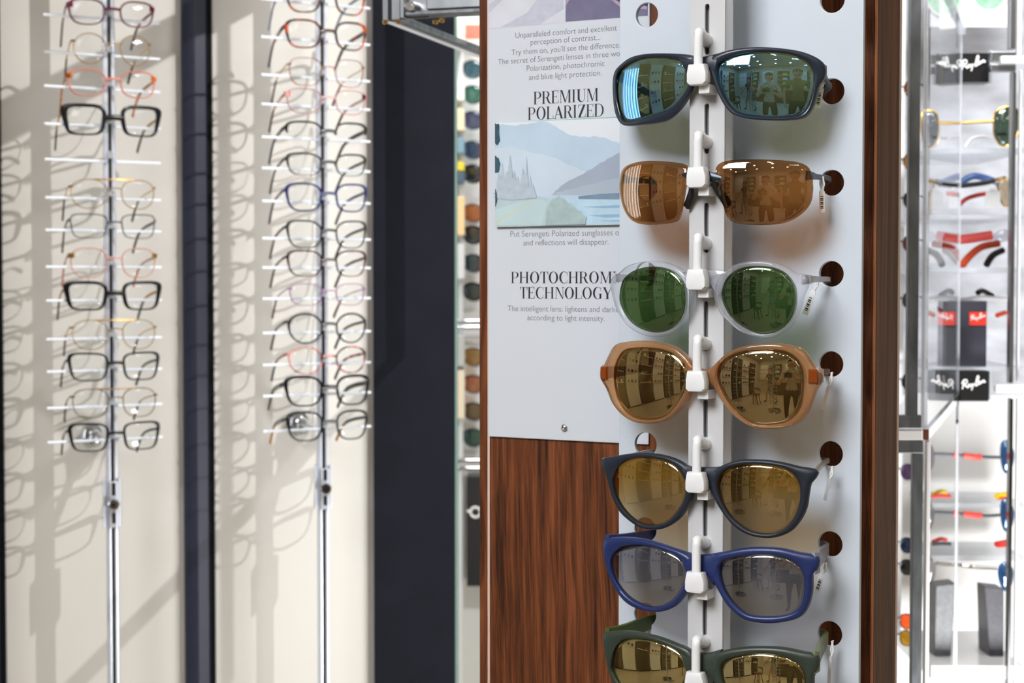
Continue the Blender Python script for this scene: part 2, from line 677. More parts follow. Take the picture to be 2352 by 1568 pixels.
def glyph(ch):
    if ch == 'P':
        return stem(.07) + bowl(.2, .32, .45, 1, .3), .68
    if ch == 'R':
        return stem(.07) + bowl(.2, .32, .48, 1, .28) + [[(.33, .5), (.47, .5), (.62, .12), (.72, .03), (.74, .0), (.62, 0), (.5, .08)]], .76
    if ch == 'E':
        return stem(.07) + [rect(.2, 0, .55, HW), rect(.2, .97, .53, 1), rect(.2, .5, .42, .53), [(.53, 0), (.57, 0), (.57, .26), (.55, .26)], [(.51, 1), (.55, 1), (.55, .76), (.53, .76)], rect(.41, .4, .43, .63)], .64
    if ch == 'M':
        return [rect(.1, 0, .13, 1), rect(.02, 0, .21, HW), [(.1, 1), (.24, 1), (.52, .1), (.45, 0)], [(.45, 0), (.48, 0), (.78, 1), (.75, 1)], rect(.02, .97, .2, 1)] + stem(.74, s=.06), 1.0
    if ch == 'I':
        return stem(.08), .38
    if ch == 'U':
        return [rect(.08, .3, .23, 1), rect(.01, .97, .3, 1), rect(.6, .3, .63, 1), rect(.52, .97, .71, 1), arc(.355, .3, .275, .32, 180, 360) + arc(.42, .3, .18, .27, 360, 180)], .76
    if ch == 'O':
        return [[arc(.4, .5, .37, .52, 0, 360, 40)[:-1], arc(.4, .5, .22, .49, 360, 0, 40)[:-1]]], .84
    if ch in 'CG':
        g = [arc(.4, .5, .37, .52, 48, 312, 34) + arc(.43, .5, .25, .49, 306, 54, 34)]
        if ch == 'C':
            return g + [rect(.64, .68, .66, .98), rect(.64, .08, .66, .3)], .76
        return g + [rect(.64, .68, .66, .98), rect(.55, 0.03, .69, .42), rect(.47, .41, .76, .44)], .82
    if ch == 'L':
        return stem(.07) + [rect(.2, 0, .54, HW), [(.52, 0), (.56, 0), (.56, .3), (.54, .3)]], .6
    if ch == 'A':
        return [[(.08, 0), (.11, 0), (.39, .92), (.36, 1)], [(.36, 1), (.42, 1), (.72, 0), (.56, 0), (.32, .86)], rect(.2, .3, .6, .33), rect(.01, 0, .2, HW), rect(.49, 0, .79, HW)], .78
    if ch == 'Z':
        return [rect(.05, .97, .6, 1), rect(.03, 0, .6, HW), [(.03, 0), (.2, 0), (.6, 1), (.43, 1)], [(.05, 1), (.05, .74), (.07, .74), (.1, 1)], [(.6, 0), (.62, .28), (.6, .28), (.56, 0)]], .66
    if ch == 'D':
        return stem(.07) + bowl(.2, .36, 0, 1, .38), .8
    if ch == 'T':
        return stem(.26, top=0) + [rect(.03, .97, .64, 1), [(.03, 1), (.03, .72), (.05, .72), (.09, 1)], [(.64, 1), (.64, .72), (.62, .72), (.58, 1)]], .67
    if ch == 'H':
        return stem(.07) + stem(.57) + [rect(.2, .5, .58, .53)], .84
    if ch == 'N':
        return [rect(.1, 0, .13, 1), rect(.02, 0, .21, HW), [(.1, 1), (.25, 1), (.68, 0), (.6, 0)], rect(.65, 0, .68, 1), rect(.57, .97, .76, 1), rect(.02, .97, .2, 1)], .78
    if ch == 'Y':
        return [[(.02, 1), (.19, 1), (.41, .45), (.28, .42)], [(.66, 1), (.69, 1), (.42, .42), (.38, .45)], rect(.28, 0, .43, .46), rect(.2, 0, .51, HW), rect(-.03, .97, .26, 1), rect(.58, .97, .76, 1)], .74
    return [], .3


def serif(word):
    geos, x = [], 0
    for ch in word:
        g, w = glyph(ch)
        for poly in g:
            spl = poly if isinstance(poly[0], list) else [poly]
            geos.append(curve_mesh([[(x + a, b) for a, b in s] for s in spl], 0.0))
        x += w
    V, F = [], []
    for v, f in geos:
        k = len(V)
        V += v
        F += [tuple(i + k for i in q) for q in f]
    return V, F


for vis, rest, l, r, hpx in [('PREMIUM', '', (1225.7, 240), (1374, 231.4), 29), ('POLARIZED', '', (1212.5, 275.7), (1386.8, 267), 29), ('PHOTOCHROM', 'IC', (1174, 650), (1405, 650.4), 26.5), ('TECHNOLOGY', '', (1194.6, 686), (1407, 685.4), 26.5)]:
    g = serif(vis)
    k, u0, z0 = fitline(g, l, r, NP)
    kz = T.plane(1290, l[1] - hpx, NP)[1] - T.plane(1290, l[1], NP)[1]
    full = serif(vis + rest)
    obj('lettering', [T.lay(([Vector((p[0] * k, p[1] * kz, 0)) for p in full[0]], full[1]), u0, NP + 0.0002, z0)], M['ink_dark'], poster)['label'] = 'large serif capitals'

# printed pictures on the poster
PC = {k: mat('print_' + k, c, 0.12, noise=nz, scale=sc) for k, c, nz, sc in (
    ('sky', (226, 231, 238), .02, 6), ('far_mountain', (190, 210, 228), .05, 40), ('haze', (202, 217, 231), .05, 30), ('hill', (166, 176, 194), .06, 40), ('hill_foot', (176, 188, 204), .05, 50), ('shore', (126, 146, 168), .15, 60), ('lake', (186, 214, 232), .08, 90), ('ripple', (150, 186, 212), .08, 90),
    ('road', (192, 213, 218), .04, 30), ('line', (214, 214, 172), 0, 1), ('trees', (184, 197, 209), .1, 160), ('rock', (172, 192, 194), .12, 120), ('bank', (186, 205, 212), .06, 60), ('plate_reflection', (64, 92, 104), .2, 200),
    ('snow', (214, 216, 226), .05, 60), ('snow_road', (196, 198, 214), .06, 160), ('tarmac', (122, 118, 146), .08, 120), ('verge', (176, 158, 176), .2, 200), ('dusk', (74, 66, 96), .12, 90))}
rr = random.Random(5)


def ragged(pts, amp, k=4):
    """a ridge line with natural irregularity"""
    out = []
    for (x0, y0), (x1, y1) in zip(pts, pts[1:]):
        for i in range(k):
            f = i / k
            out.append((x0 + (x1 - x0) * f, y0 + (y1 - y0) * f + (rr.uniform(-amp, amp) if i else 0)))
    return out + [pts[-1]]


def conifer(x, y0, h, w):
    """jagged fir outline, base at y0"""
    L = []
    n = 7
    for i in range(n):
        f = i / n
        L.append((w * (1 - f) * rr.uniform(.8, 1.15), f))
        L.append((w * (1 - f) * .55, f + .7 / n))
    r = [(x + a, y0 - h * f) for a, f in L] + [(x, y0 - h)] + [(x - a * rr.uniform(.8, 1.1), y0 - h * f) for a, f in reversed(L)]
    return r


def print_(name, layers, n0, label):
    keys, geos, mi = [], [], []
    for i, (k, pts) in enumerate(layers):
        if k not in keys:
            keys.append(k)
        geos.append(ppoly(pts, n0 + 0.00004 * i))
        mi.append(keys.index(k))
    obj(name, geos, [PC[k] for k in keys], poster, mi=mi)['label'] = label


Z1 = lambda *p: zz(p, 1100, 0, 2.8)
pr = lambda px, py: T.plane(px, py, NP)
print_('photo_print', [('snow', [(1123, -80), (1298, -88), (1298, 52), (1123, 66)]), ('snow_road', [(1150, 62), (1210, 30), (1262, -40), (1290, -60), (1296, 20), (1240, 56)]), ('snow_road', [(1123, 10), (1180, -30), (1150, 4), (1123, 30)])], NP + 0.0001, 'pale snowy road picture')
print_('photo_print', [('tarmac', [(1299, -88), (1488, -100), (1488, 36), (1299, 50)]), ('dusk', [(1299, -88), (1488, -100), (1488, 14), (1452, 20), (1410, -4), (1370, -40)]), ('verge', [(1388, -14), (1424, 6), (1486, 14), (1486, 22), (1424, 16)]), ('verge', [(1299, 0), (1312, -20), (1318, -18), (1299, 14)])], NP + 0.0001, 'purple dusk road picture')
NPL = NP + 0.003
lu0, lu1 = T.plane(1138, 400, NPL)[0], T.plane(1464, 400, NPL)[0]
lz0, lz1 = T.plane(1138, 521.4, NPL)[1], T.plane(1138, 282, NPL)[1]
obj('picture_plate', [T.box(lu0, lu1, NP + 0.0003, NPL - 0.0002, lz0, lz1)], crystal('plate_edge', (176, 214, 200), 0.3), poster)['label'] = 'pale green clear plate'
print_('landscape_print', [('sky', [(1138, 282), (1462, 268.5), (1462, 515), (1139, 521)]),
       ('far_mountain', Z1(*(ragged([(103, 812), (150, 797), (250, 806), (330, 792), (400, 777), (450, 787), (520, 832), (600, 872), (700, 882), (760, 877), (830, 892), (905, 920), (1000, 962)], 5) + [(1000, 1262), (103, 1300)]))),
       ('haze', Z1(*(ragged([(103, 960), (200, 930), (330, 980), (470, 1010), (600, 1070), (700, 1110)], 8) + [(640, 1200), (500, 1262), (103, 1290)]))),
       ('hill', Z1(*(ragged([(1000, 945), (905, 980), (850, 1010), (760, 1062), (680, 1112), (600, 1152), (520, 1202), (470, 1250)], 4) + [(1000, 1240)]))),
       ('hill_foot', Z1(*(ragged([(1000, 1130), (860, 1150), (700, 1190), (560, 1220), (450, 1256)], 5) + [(1000, 1248)]))),
       ('shore', Z1((640, 1262), (780, 1246), (1000, 1236), (1000, 1282), (640, 1280))), ('lake', Z1((400, 1272), (640, 1280), (1000, 1284), (1000, 1440), (400, 1450))),
       ('ripple', Z1((650, 1330), (900, 1318), (1000, 1322), (1000, 1334), (800, 1338))), ('ripple', Z1((700, 1384), (1000, 1372), (1000, 1392), (820, 1398))), ('ripple', Z1((760, 1420), (1000, 1412), (1000, 1428))),
       ('bank', Z1(*(ragged([(103, 1290), (200, 1262), (300, 1255), (420, 1268), (470, 1300)], 6) + [(430, 1450), (107, 1452)]))),
       ('road', Z1((108, 1452), (104, 1350), (250, 1300), (400, 1280), (440, 1300), (400, 1450))), ('line', Z1((108, 1436), (108, 1426), (330, 1294), (338, 1294)))]
       + [('trees', Z1(*conifer(x, y, h, w))) for x, y, h, w in ((128, 1270, 170, 40), (150, 1275, 230, 44), (178, 1280, 180, 46), (200, 1285, 290, 46), (226, 1285, 190, 44), (250, 1280, 150, 42), (282, 1280, 200, 40), (306, 1278, 270, 22), (328, 1275, 150, 30), (350, 1272, 90, 26))]
       + [('rock', Z1(*(ragged([(425, 1447), (440, 1335), (470, 1280), (520, 1260), (560, 1286), (620, 1332), (692, 1394), (684, 1442)], 9)))),
       ('plate_reflection', Z1(*ragged([(103, 790), (130, 800), (128, 850), (134, 900), (118, 930), (103, 920)], 6))), ('plate_reflection', Z1(*ragged([(103, 1002), (126, 1014), (136, 1050), (128, 1098), (103, 1112)], 5))), ('plate_reflection', Z1((104, 1210), (114, 1240), (117, 1290), (105, 1330)))], NPL, 'pale blue mountain lake picture')  # dark left-edge patches: reflection of sunglasses in the plate, drawn into the print
su, sz = T.plane(1297, 982, NP)
sc_ = T.w(su, NP + 0.001, sz)
obj('screw', [G_loft([[sc_ + (T.u * math.cos(2 * pi * j / 20) + T.z * math.sin(2 * pi * j / 20)) * r + T.n * h for j in range(20)] for r, h in ((.0026, -.001), (.0026, .0004), (.0018, .0012), (.0009, .0013), (.0008, .0004))])], M['chrome'], poster, smooth=True)

# pale grey panel with finger holes
pu0_, pu1_ = T.plane(1424, 784, 0)[0], T.plane(1977, 784, 0)[0]
HOLE_Y = [-207, 0, 210, 420, 629, 836, 1042, 1249, 1455, 1660]
holesR = [T.plane(1912 - 0.004 * y, y, 0) for y in HOLE_Y]
uHL = T.plane(1484, 784, 0)[0]
panel_z0, panel_z1 = holesR[-1][1] - 0.035, holesR[0][1] + 0.035
panel = thing('sunglasses_display', 'pale grey upright panel with finger holes holding seven pairs of sunglasses', 'display panel', T.w(0, 0, panel_z0))
g = curve_mesh([[(pu0_, panel_z0), (pu1_, panel_z0), (pu1_, panel_z1), (pu0_, panel_z1)]] + [circle(u, z, 0.0089, 48, True) for u, z in holesR] + [circle(uHL, z, 0.0089, 48, True) for u, z in holesR], 0.0030, 0.0005)
obj('plate', [T.lay(g, 0, -0.0015, 0)], M['panel'], panel, smooth=30)
for uu in (pu0_ + 0.02, pu1_ - 0.045):
    for zc in (panel_z0 + 0.02, H - 0.02 + 0.012, panel_z1 - 0.02):
        obj('standoff', [T.box(uu - 0.004, uu + 0.004, N_BOARD + 0.0036, -0.0032, zc - 0.004, zc + 0.004)], M['chrome'], panel)
# the slotted rail standing out of the panel, in equal lengths
NR = 0.050
uc = T.plane(1621.5, 784, NR)[0]
obj('rail_web', [T.box(uc - 0.005, uc - 0.001, 0.0002, NR - 0.0135, panel_z0, panel_z1)], M['panel'], panel)
SLOT = [-106, 60.5, 288.5, 516, 741.5, 968, 1191.5, 1414.5, 1637]
SLOT[0] = 60.5 - 228
pitch = [zpx(y, NR) for y in SLOT]
for i, zc in enumerate(pitch):
    h_ = 0.0322
    st = [(0.0019 * math.cos(a), 0.0148 + 0.0019 * math.sin(a)) for a in [pi * k / 10 for k in range(11)]] + [(0.0019 * math.cos(a), -0.0148 + 0.0019 * math.sin(a)) for a in [pi + pi * k / 10 for k in range(11)]]
    g = curve_mesh([[(-0.0118, -h_), (0.0122, -h_), (0.0122, h_ - 0.0001), (-0.0118, h_ - 0.0001)], st[::-1]], 0.0016, 0.0004)
    seg = obj('rail_segment', [T.lay(g, uc, NR - 0.0008, zc - 0.002)], M['rail'], panel, smooth=30)
    obj('rail_lip', [T.box(uc + 0.0108, uc + 0.0124, NR - 0.0135, NR - 0.0018, zc - 0.002 - h_, zc - 0.002 + h_), T.box(uc - 0.0124, uc - 0.0108, NR - 0.0135, NR - 0.0018, zc - 0.002 - h_, zc - 0.002 + h_)], M['white_plastic'], seg)
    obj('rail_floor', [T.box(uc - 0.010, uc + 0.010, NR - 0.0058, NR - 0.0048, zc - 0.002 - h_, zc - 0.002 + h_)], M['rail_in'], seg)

# ---------------------------------------------------------------- sunglasses
def rim(cin, cout, F, fr, th, N, lift=0.0004):
    """a solid ring between two outlines (u, z) on the surface n = F(u, z), th thick towards the back, softly rounded"""
    rings = []
    for (ui, zi), (uo, zo) in zip(cin, cout):
        r = []
        for k, d in ((0.0, th), (-0.02, th * .55), (0.02, th * .2), (0.16, 0.0), (0.5, -lift), (0.84, 0.0), (0.99, th * .2), (1.0, th * .6), (0.97, th)):
            u, z = uo + (ui - uo) * k, zo + (zi - zo) * k
            r.append(fr.w(u, F(u, z) - d, z))
        rings.append(r)
    return G_loft(rings, True, True)


def bridge_geo(top, bot, F, fr, th):
    rings = []
    for (u0, z0), (u1, z1) in zip(top, bot):
        r = []
        for k, d in ((0.0, th), (-0.02, th * .5), (0.04, th * .12), (0.3, -0.0004), (0.7, -0.0004), (0.96, th * .12), (1.02, th * .5), (1.0, th)):
            u, z = u0 + (u1 - u0) * k, z0 + (z1 - z0) * k
            r.append(fr.w(u, F(u, z) - d, z))
        rings.append(r)
    return G_loft(rings)


def lens_geo(c, F, fr, R, th=0.0016, off=0.0015, grow=1.025, Mr=9):
    """a domed lens filling outline c, its own sphere of radius R centred on the lens"""
    uc_ = (min(p[0] for p in c) + max(p[0] for p in c)) / 2
    zc_ = (min(p[1] for p in c) + max(p[1] for p in c)) / 2
    e = 1e-4
    fu = (F(uc_ + e, zc_) - F(uc_ - e, zc_)) / (2 * e)
    fz = (F(uc_, zc_ + e) - F(uc_, zc_ - e)) / (2 * e)
    L0 = lambda u, z: F(uc_, zc_) + fu * (u - uc_) + fz * (z - zc_) - ((u - uc_) ** 2 + (z - zc_) ** 2) / (2 * R)
    o = sum(F(*p) - L0(*p) for p in c) / len(c) - off
    L = lambda u, z: L0(u, z) + o
    rings = []
    for s, d in [(k / Mr, 0.0) for k in range(1, Mr + 1)] + [(k / Mr, th) for k in range(Mr, 0, -1)]:
        rings.append([fr.w(uc_ + (u - uc_) * s * grow, L(uc_ + (u - uc_) * s * grow, zc_ + (z - zc_) * s * grow) - d, zc_ + (z - zc_) * s * grow) for u, z in c])
    return G_loft(rings)


GY = math.radians(29.4)
ZO = {1: (1370, 0, 3.794), 2: (1370, 330, 3.563), 3: (1370, 740, 3.794), 4: (1370, 1020, 3.794), 5: (1370, 1200, 3.794)}
# traced outlines: lens and rim of each side, the bridge edges, end pieces
SG = []
SG.append(dict(z=1, cap='blue mirrored lenses', label='wraparound black sunglasses with blue mirrored lenses, topmost on the grey panel', Rf=0.105, R=0.078, th=0.0042,
  Li=[(180, 640), (240, 575), (340, 522), (450, 500), (560, 497), (680, 515), (770, 560), (818, 630), (806, 725), (760, 810), (690, 900), (610, 960), (490, 1005), (380, 1040), (280, 1060), (225, 1040), (190, 950), (170, 830), (168, 720)],
  Lo=[(155, 620), (200, 565), (290, 500), (420, 468), (600, 462), (760, 472), (850, 500), (868, 600), (830, 760), (790, 850), (720, 950), (620, 1040), (500, 1075), (350, 1092), (230, 1090), (175, 1030), (150, 950), (138, 830), (137, 700)],
  Ri=[(1048, 560), (1110, 515), (1200, 480), (1330, 455), (1480, 450), (1620, 460), (1740, 490), (1830, 540), (1880, 610), (1895, 700), (1885, 800), (1860, 900), (1820, 970), (1750, 1010), (1600, 1022), (1430, 1018), (1290, 1000), (1200, 965), (1140, 900), (1090, 810), (1055, 710), (1042, 630)],
  Ro=[(975, 520), (1040, 472), (1130, 440), (1280, 415), (1440, 408), (1600, 418), (1750, 440), (1870, 480), (1950, 530), (1985, 590), (1975, 680), (1935, 740), (1912, 830), (1890, 900), (1850, 980), (1780, 1030), (1640, 1047), (1450, 1045), (1280, 1025), (1170, 985), (1100, 900), (1045, 790), (1010, 700), (975, 620)],
  bt=[(700, 468), (800, 476), (880, 490), (960, 486), (1060, 462)], bb=[(790, 640), (840, 640), (900, 612), (960, 630), (1020, 680)], endL=(160, 660), endR=(1965, 610), th_=(9, 9),
  frame=mat('satin_black_blue', (34, 42, 56), 0.32, spec=0.6), lens=lens_mat('blue_mirror_lens', (0.28, 0.28, 0.08), (0.24, 0.60, 1.0), 0.64), temple=mat('grey_blue_temple', (94, 104, 118), 0.4), tag=((1893, 178), (1880, 248))))
SG.append(dict(z=2, cap='brown lenses', label='rimless sunglasses with brown squared lenses and dark metal bridge, second from the top', Rf=0.100, R=0.080, th=0.0030, rimless=True,
  Li=[(205, 215), (260, 170), (370, 143), (490, 140), (620, 150), (710, 165), (748, 195), (748, 260), (735, 340), (720, 430), (705, 520), (680, 600), (650, 635), (560, 655), (450, 662), (350, 655), (280, 620), (230, 550), (200, 450), (188, 350), (192, 270)],
  Ri=[(975, 190), (1010, 155), (1090, 135), (1250, 128), (1400, 130), (1550, 138), (1660, 155), (1730, 195), (1760, 270), (1768, 380), (1750, 480), (1700, 550), (1620, 610), (1520, 650), (1400, 663), (1250, 663), (1130, 648), (1070, 600), (1040, 510), (1005, 400), (980, 300), (970, 230)],
  bt=[(690, 243), (740, 232), (800, 222), (880, 218), (960, 238), (1030, 258)], bb=[(712, 268), (750, 300), (810, 300), (900, 300), (960, 318), (1008, 312)], endL=(205, 290), endR=(1740, 258), th_=(6, 6),
  frame=mat('gunmetal', (52, 58, 68), 0.3, metal=0.6), lens=lens_mat('brown_lens', (0.36, 0.135, 0.03), (0.9, 0.72, 0.55), 0.24), temple=mat('gunmetal_temple', (96, 104, 114), 0.3, metal=0.5), tag=((1890, 412), (1891, 488))))
SG.append(dict(z=2, cap='dark green lenses', label='clear round sunglasses with dark green lenses', Rf=0.26, R=0.088, th=0.0050,
  Li=[(183, 1240), (205, 1130), (270, 1060), (370, 1020), (480, 1010), (590, 1035), (665, 1090), (710, 1170), (722, 1270), (715, 1360), (680, 1445), (610, 1510), (520, 1540), (430, 1535), (330, 1495), (255, 1430), (205, 1345), (185, 1290)],
  Lo=[(108, 1140), (125, 1090), (170, 1062), (240, 1003), (340, 970), (450, 958), (560, 973), (660, 1015), (730, 1070), (768, 1150), (778, 1250), (768, 1330), (733, 1420), (680, 1500), (600, 1560), (500, 1580), (400, 1572), (290, 1522), (210, 1445), (155, 1350), (122, 1240)],
  Ri=[(1022, 1210), (1050, 1120), (1110, 1055), (1200, 1015), (1310, 1003), (1430, 1015), (1530, 1060), (1595, 1140), (1622, 1240), (1615, 1350), (1575, 1450), (1500, 1520), (1400, 1553), (1300, 1545), (1200, 1500), (1110, 1430), (1050, 1340), (1022, 1260)],
  Ro=[(958, 1190), (985, 1110), (1020, 1065), (1090, 1008), (1180, 972), (1300, 955), (1420, 966), (1540, 1008), (1620, 1058), (1712, 1075), (1725, 1150), (1685, 1250), (1662, 1350), (1612, 1455), (1530, 1538), (1420, 1588), (1310, 1582), (1180, 1542), (1080, 1462), (1000, 1370), (955, 1260)],
  bt=[(700, 1050), (770, 1068), (850, 1040), (930, 1030), (1060, 1040)], bb=[(770, 1200), (800, 1165), (860, 1145), (930, 1160), (975, 1240)], endL=(120, 1098), endR=(1705, 1108), th_=(7, 7),
  frame=crystal('clear_acetate', (236, 239, 248), 0.84, 0.05, 0.45, 0.25), lens=lens_mat('green_lens', (0.055, 0.115, 0.028), (0.75, 1.0, 0.7), 0.17), temple=crystal('clear_temple', (226, 228, 238), 0.4, 0.1, 0.2), pins=True, tag=((1880, 642), (1851, 722))))
SG.append(dict(z=3, cap='gold mirrored lenses', label='oversized translucent amber sunglasses with gold mirrored lenses', Rf=0.24, R=0.085, th=0.0056,
  Li=[(150, 400), (175, 320), (225, 252), (310, 228), (430, 225), (560, 240), (670, 280), (740, 340), (785, 420), (795, 490), (775, 560), (730, 660), (660, 760), (580, 825), (480, 848), (380, 845), (290, 810), (210, 730), (165, 620), (145, 500)],
  Lo=[(50, 385), (90, 300), (150, 200), (250, 170), (400, 160), (560, 178), (680, 218), (780, 300), (840, 380), (848, 470), (825, 560), (790, 655), (730, 745), (640, 832), (540, 877), (430, 884), (310, 864), (210, 802), (130, 705), (80, 585), (40, 520), (22, 470), (25, 410)],
  Ri=[(1048, 440), (1075, 360), (1150, 300), (1270, 258), (1400, 240), (1530, 240), (1650, 262), (1740, 320), (1785, 400), (1800, 500), (1795, 620), (1775, 730), (1720, 820), (1640, 870), (1540, 890), (1410, 890), (1320, 860), (1230, 790), (1150, 700), (1090, 600), (1055, 510)],
  Ro=[(980, 450), (1000, 400), (1040, 350), (1130, 270), (1250, 215), (1400, 188), (1560, 182), (1700, 203), (1790, 238), (1850, 318), (1900, 398), (1948, 450), (1942, 540), (1900, 600), (1870, 700), (1820, 802), (1740, 882), (1620, 922), (1500, 932), (1370, 922), (1250, 862), (1150, 772), (1070, 662), (1010, 550)],
  bt=[(760, 315), (830, 375), (900, 405), (970, 405), (1050, 345)], bb=[(818, 575), (860, 520), (920, 495), (970, 510), (1020, 575)], endL=(40, 440), endR=(1938, 470), th_=(11, 11),
  frame=crystal('amber_acetate', (216, 160, 112), 0.74, 0.08, 0.4, 0.38), lens=lens_mat('gold_mirror_lens', (0.22, 0.12, 0.03), (1.0, 0.80, 0.46), 0.44), temple=crystal('pale_amber_temple', (214, 190, 178), 0.3, 0.15), hinge=mat('orange_hinge', (158, 76, 26), 0.25, metal=0.4), tag=((1911, 862), (1892, 940))))
SG.append(dict(z=4, cap='amber graded lenses', label='dark navy keyhole sunglasses with amber lenses fading paler at the bottom', Rf=0.26, R=0.088, th=0.0046,
  Li=[(135, 330), (150, 260), (190, 190), (270, 140), (370, 122), (500, 125), (620, 155), (710, 220), (760, 310), (772, 390), (755, 480), (710, 570), (640, 650), (560, 695), (480, 705), (380, 690), (290, 630), (210, 540), (160, 440)],
  Lo=[(35, 130), (120, 110), (240, 90), (380, 75), (500, 85), (620, 110), (720, 150), (800, 210), (838, 290), (838, 400), (805, 510), (740, 620), (650, 700), (560, 740), (480, 745), (370, 725), (270, 660), (190, 580), (130, 460), (92, 320), (66, 250), (38, 190)],
  Ri=[(1050, 330), (1075, 270), (1130, 220), (1220, 190), (1350, 175), (1480, 182), (1620, 205), (1700, 250), (1760, 340), (1772, 440), (1755, 550), (1710, 650), (1640, 730), (1540, 775), (1440, 780), (1330, 755), (1230, 690), (1140, 600), (1080, 490), (1050, 400)],
  Ro=[(978, 320), (1000, 245), (1040, 213), (1130, 168), (1250, 138), (1380, 136), (1500, 143), (1640, 168), (1760, 198), (1907, 225), (1907, 285), (1860, 340), (1840, 430), (1822, 550), (1772, 660), (1682, 762), (1560, 812), (1440, 817), (1310, 787), (1190, 712), (1090, 592), (1020, 472), (985, 390)],
  bt=[(720, 160), (800, 195), (880, 200), (960, 205), (1060, 200)], bb=[(820, 360), (850, 320), (910, 300), (960, 315), (1000, 390)], endL=(45, 150), endR=(1895, 255), th_=(5, 5),
  frame=mat('matte_navy_black', (32, 38, 50), 0.42, spec=0.45), lens=lens_mat('amber_lens', (0.34, 0.165, 0.022), (1.0, 0.82, 0.5), 0.20, (0.66, 0.50, 0.30), -0.036, -0.008), temple=mat('silver_temple', (188, 184, 180), 0.3, metal=0.7), tag=((1912, 1078), (1897, 1148))))
SG.append(dict(z=4, cap='grey graded lenses', label='blue plastic sunglasses with grey lenses', Rf=0.26, R=0.088, th=0.0050,
  Li=[(117, 1060), (130, 970), (170, 920), (240, 890), (350, 880), (470, 895), (590, 930), (690, 980), (755, 1040), (778, 1100), (765, 1190), (725, 1280), (660, 1360), (570, 1410), (470, 1420), (370, 1390), (270, 1330), (190, 1240), (140, 1150)],
  Lo=[(60, 835), (150, 815), (280, 815), (400, 830), (530, 865), (650, 905), (750, 942), (830, 1000), (850, 1090), (838, 1180), (805, 1260), (750, 1335), (680, 1412), (580, 1457), (460, 1462), (340, 1432), (240, 1372), (160, 1272), (110, 1165), (64, 1020), (48, 920)],
  Ri=[(1060, 1110), (1075, 1040), (1130, 1005), (1250, 980), (1380, 968), (1500, 968), (1630, 990), (1720, 1030), (1785, 1100), (1808, 1190), (1805, 1300), (1780, 1400), (1720, 1460), (1620, 1495), (1480, 1505), (1330, 1490), (1230, 1430), (1150, 1340), (1090, 1230)],
  Ro=[(965, 1080), (985, 1000), (1040, 955), (1150, 930), (1300, 905), (1450, 900), (1600, 910), (1750, 945), (1917, 985), (1912, 1100), (1872, 1150), (1867, 1290), (1832, 1420), (1762, 1510), (1620, 1552), (1470, 1562), (1310, 1537), (1200, 1472), (1110, 1372), (1040, 1245), (990, 1150)],
  bt=[(720, 930), (800, 953), (880, 965), (960, 965), (1080, 945)], bb=[(820, 1220), (850, 1160), (910, 1130), (960, 1150), (1010, 1230)], endL=(70, 880), endR=(1905, 1040), th_=(15, 15),
  frame=mat('matte_navy_blue', (32, 46, 96), 0.36, spec=0.5), lens=lens_mat('grey_lens', (0.215, 0.205, 0.235), (0.95, 0.95, 1.0), 0.22, (0.54, 0.49, 0.46), -0.036, -0.006), temple=mat('blue_temple', (44, 58, 110), 0.36), templeR=mat('grey_temple', (150, 152, 160), 0.36), tag=((1897, 1300), (1878, 1358))))
SG.append(dict(z=5, cap='gold mirrored lenses', label='dark green plastic sunglasses with gold mirrored lenses, cut off by the bottom of the picture', Rf=0.26, R=0.088, th=0.0050,
  Li=[(120, 1260), (140, 1130), (180, 1060), (240, 1020), (340, 1012), (460, 1025), (590, 1065), (690, 1120), (755, 1180), (785, 1250), (780, 1330), (740, 1420), (660, 1510), (560, 1555), (460, 1565), (350, 1530), (250, 1470), (180, 1390), (135, 1310)],
  Lo=[(55, 965), (150, 950), (300, 950), (430, 975), (560, 1010), (700, 1065), (800, 1110), (845, 1190), (850, 1290), (820, 1390), (755, 1480), (660, 1560), (560, 1600), (450, 1607), (330, 1577), (230, 1512), (150, 1422), (100, 1292), (65, 1130), (48, 1050)],
  Ri=[(1072, 1290), (1085, 1230), (1140, 1190), (1260, 1160), (1390, 1145), (1510, 1150), (1640, 1175), (1730, 1215), (1800, 1290), (1820, 1380), (1815, 1480), (1780, 1570), (1720, 1620), (1600, 1650), (1480, 1660), (1330, 1640), (1230, 1580), (1150, 1500), (1095, 1400)],
  Ro=[(975, 1250), (1000, 1165), (1060, 1130), (1170, 1105), (1320, 1088), (1470, 1085), (1620, 1095), (1770, 1125), (1917, 1165), (1917, 1290), (1882, 1340), (1877, 1450), (1842, 1580), (1770, 1672), (1620, 1712), (1470, 1722), (1310, 1697), (1200, 1632), (1110, 1542), (1040, 1425), (990, 1340)],
  bt=[(720, 1085), (800, 1118), (880, 1140), (960, 1142), (1080, 1112)], bb=[(820, 1400), (850, 1340), (910, 1310), (960, 1330), (1010, 1410)], endL=(70, 1010), endR=(1905, 1222), th_=(15, 15),
  frame=mat('matte_green', (50, 60, 52), 0.38, spec=0.5), lens=lens_mat('bright_gold_lens', (0.26, 0.17, 0.04), (1.0, 0.86, 0.48), 0.72), temple=mat('olive_temple', (72, 88, 34), 0.4), templeR=mat('sage_temple', (124, 134, 104), 0.38), tag=((1912, 1478), (1906, 1572))))

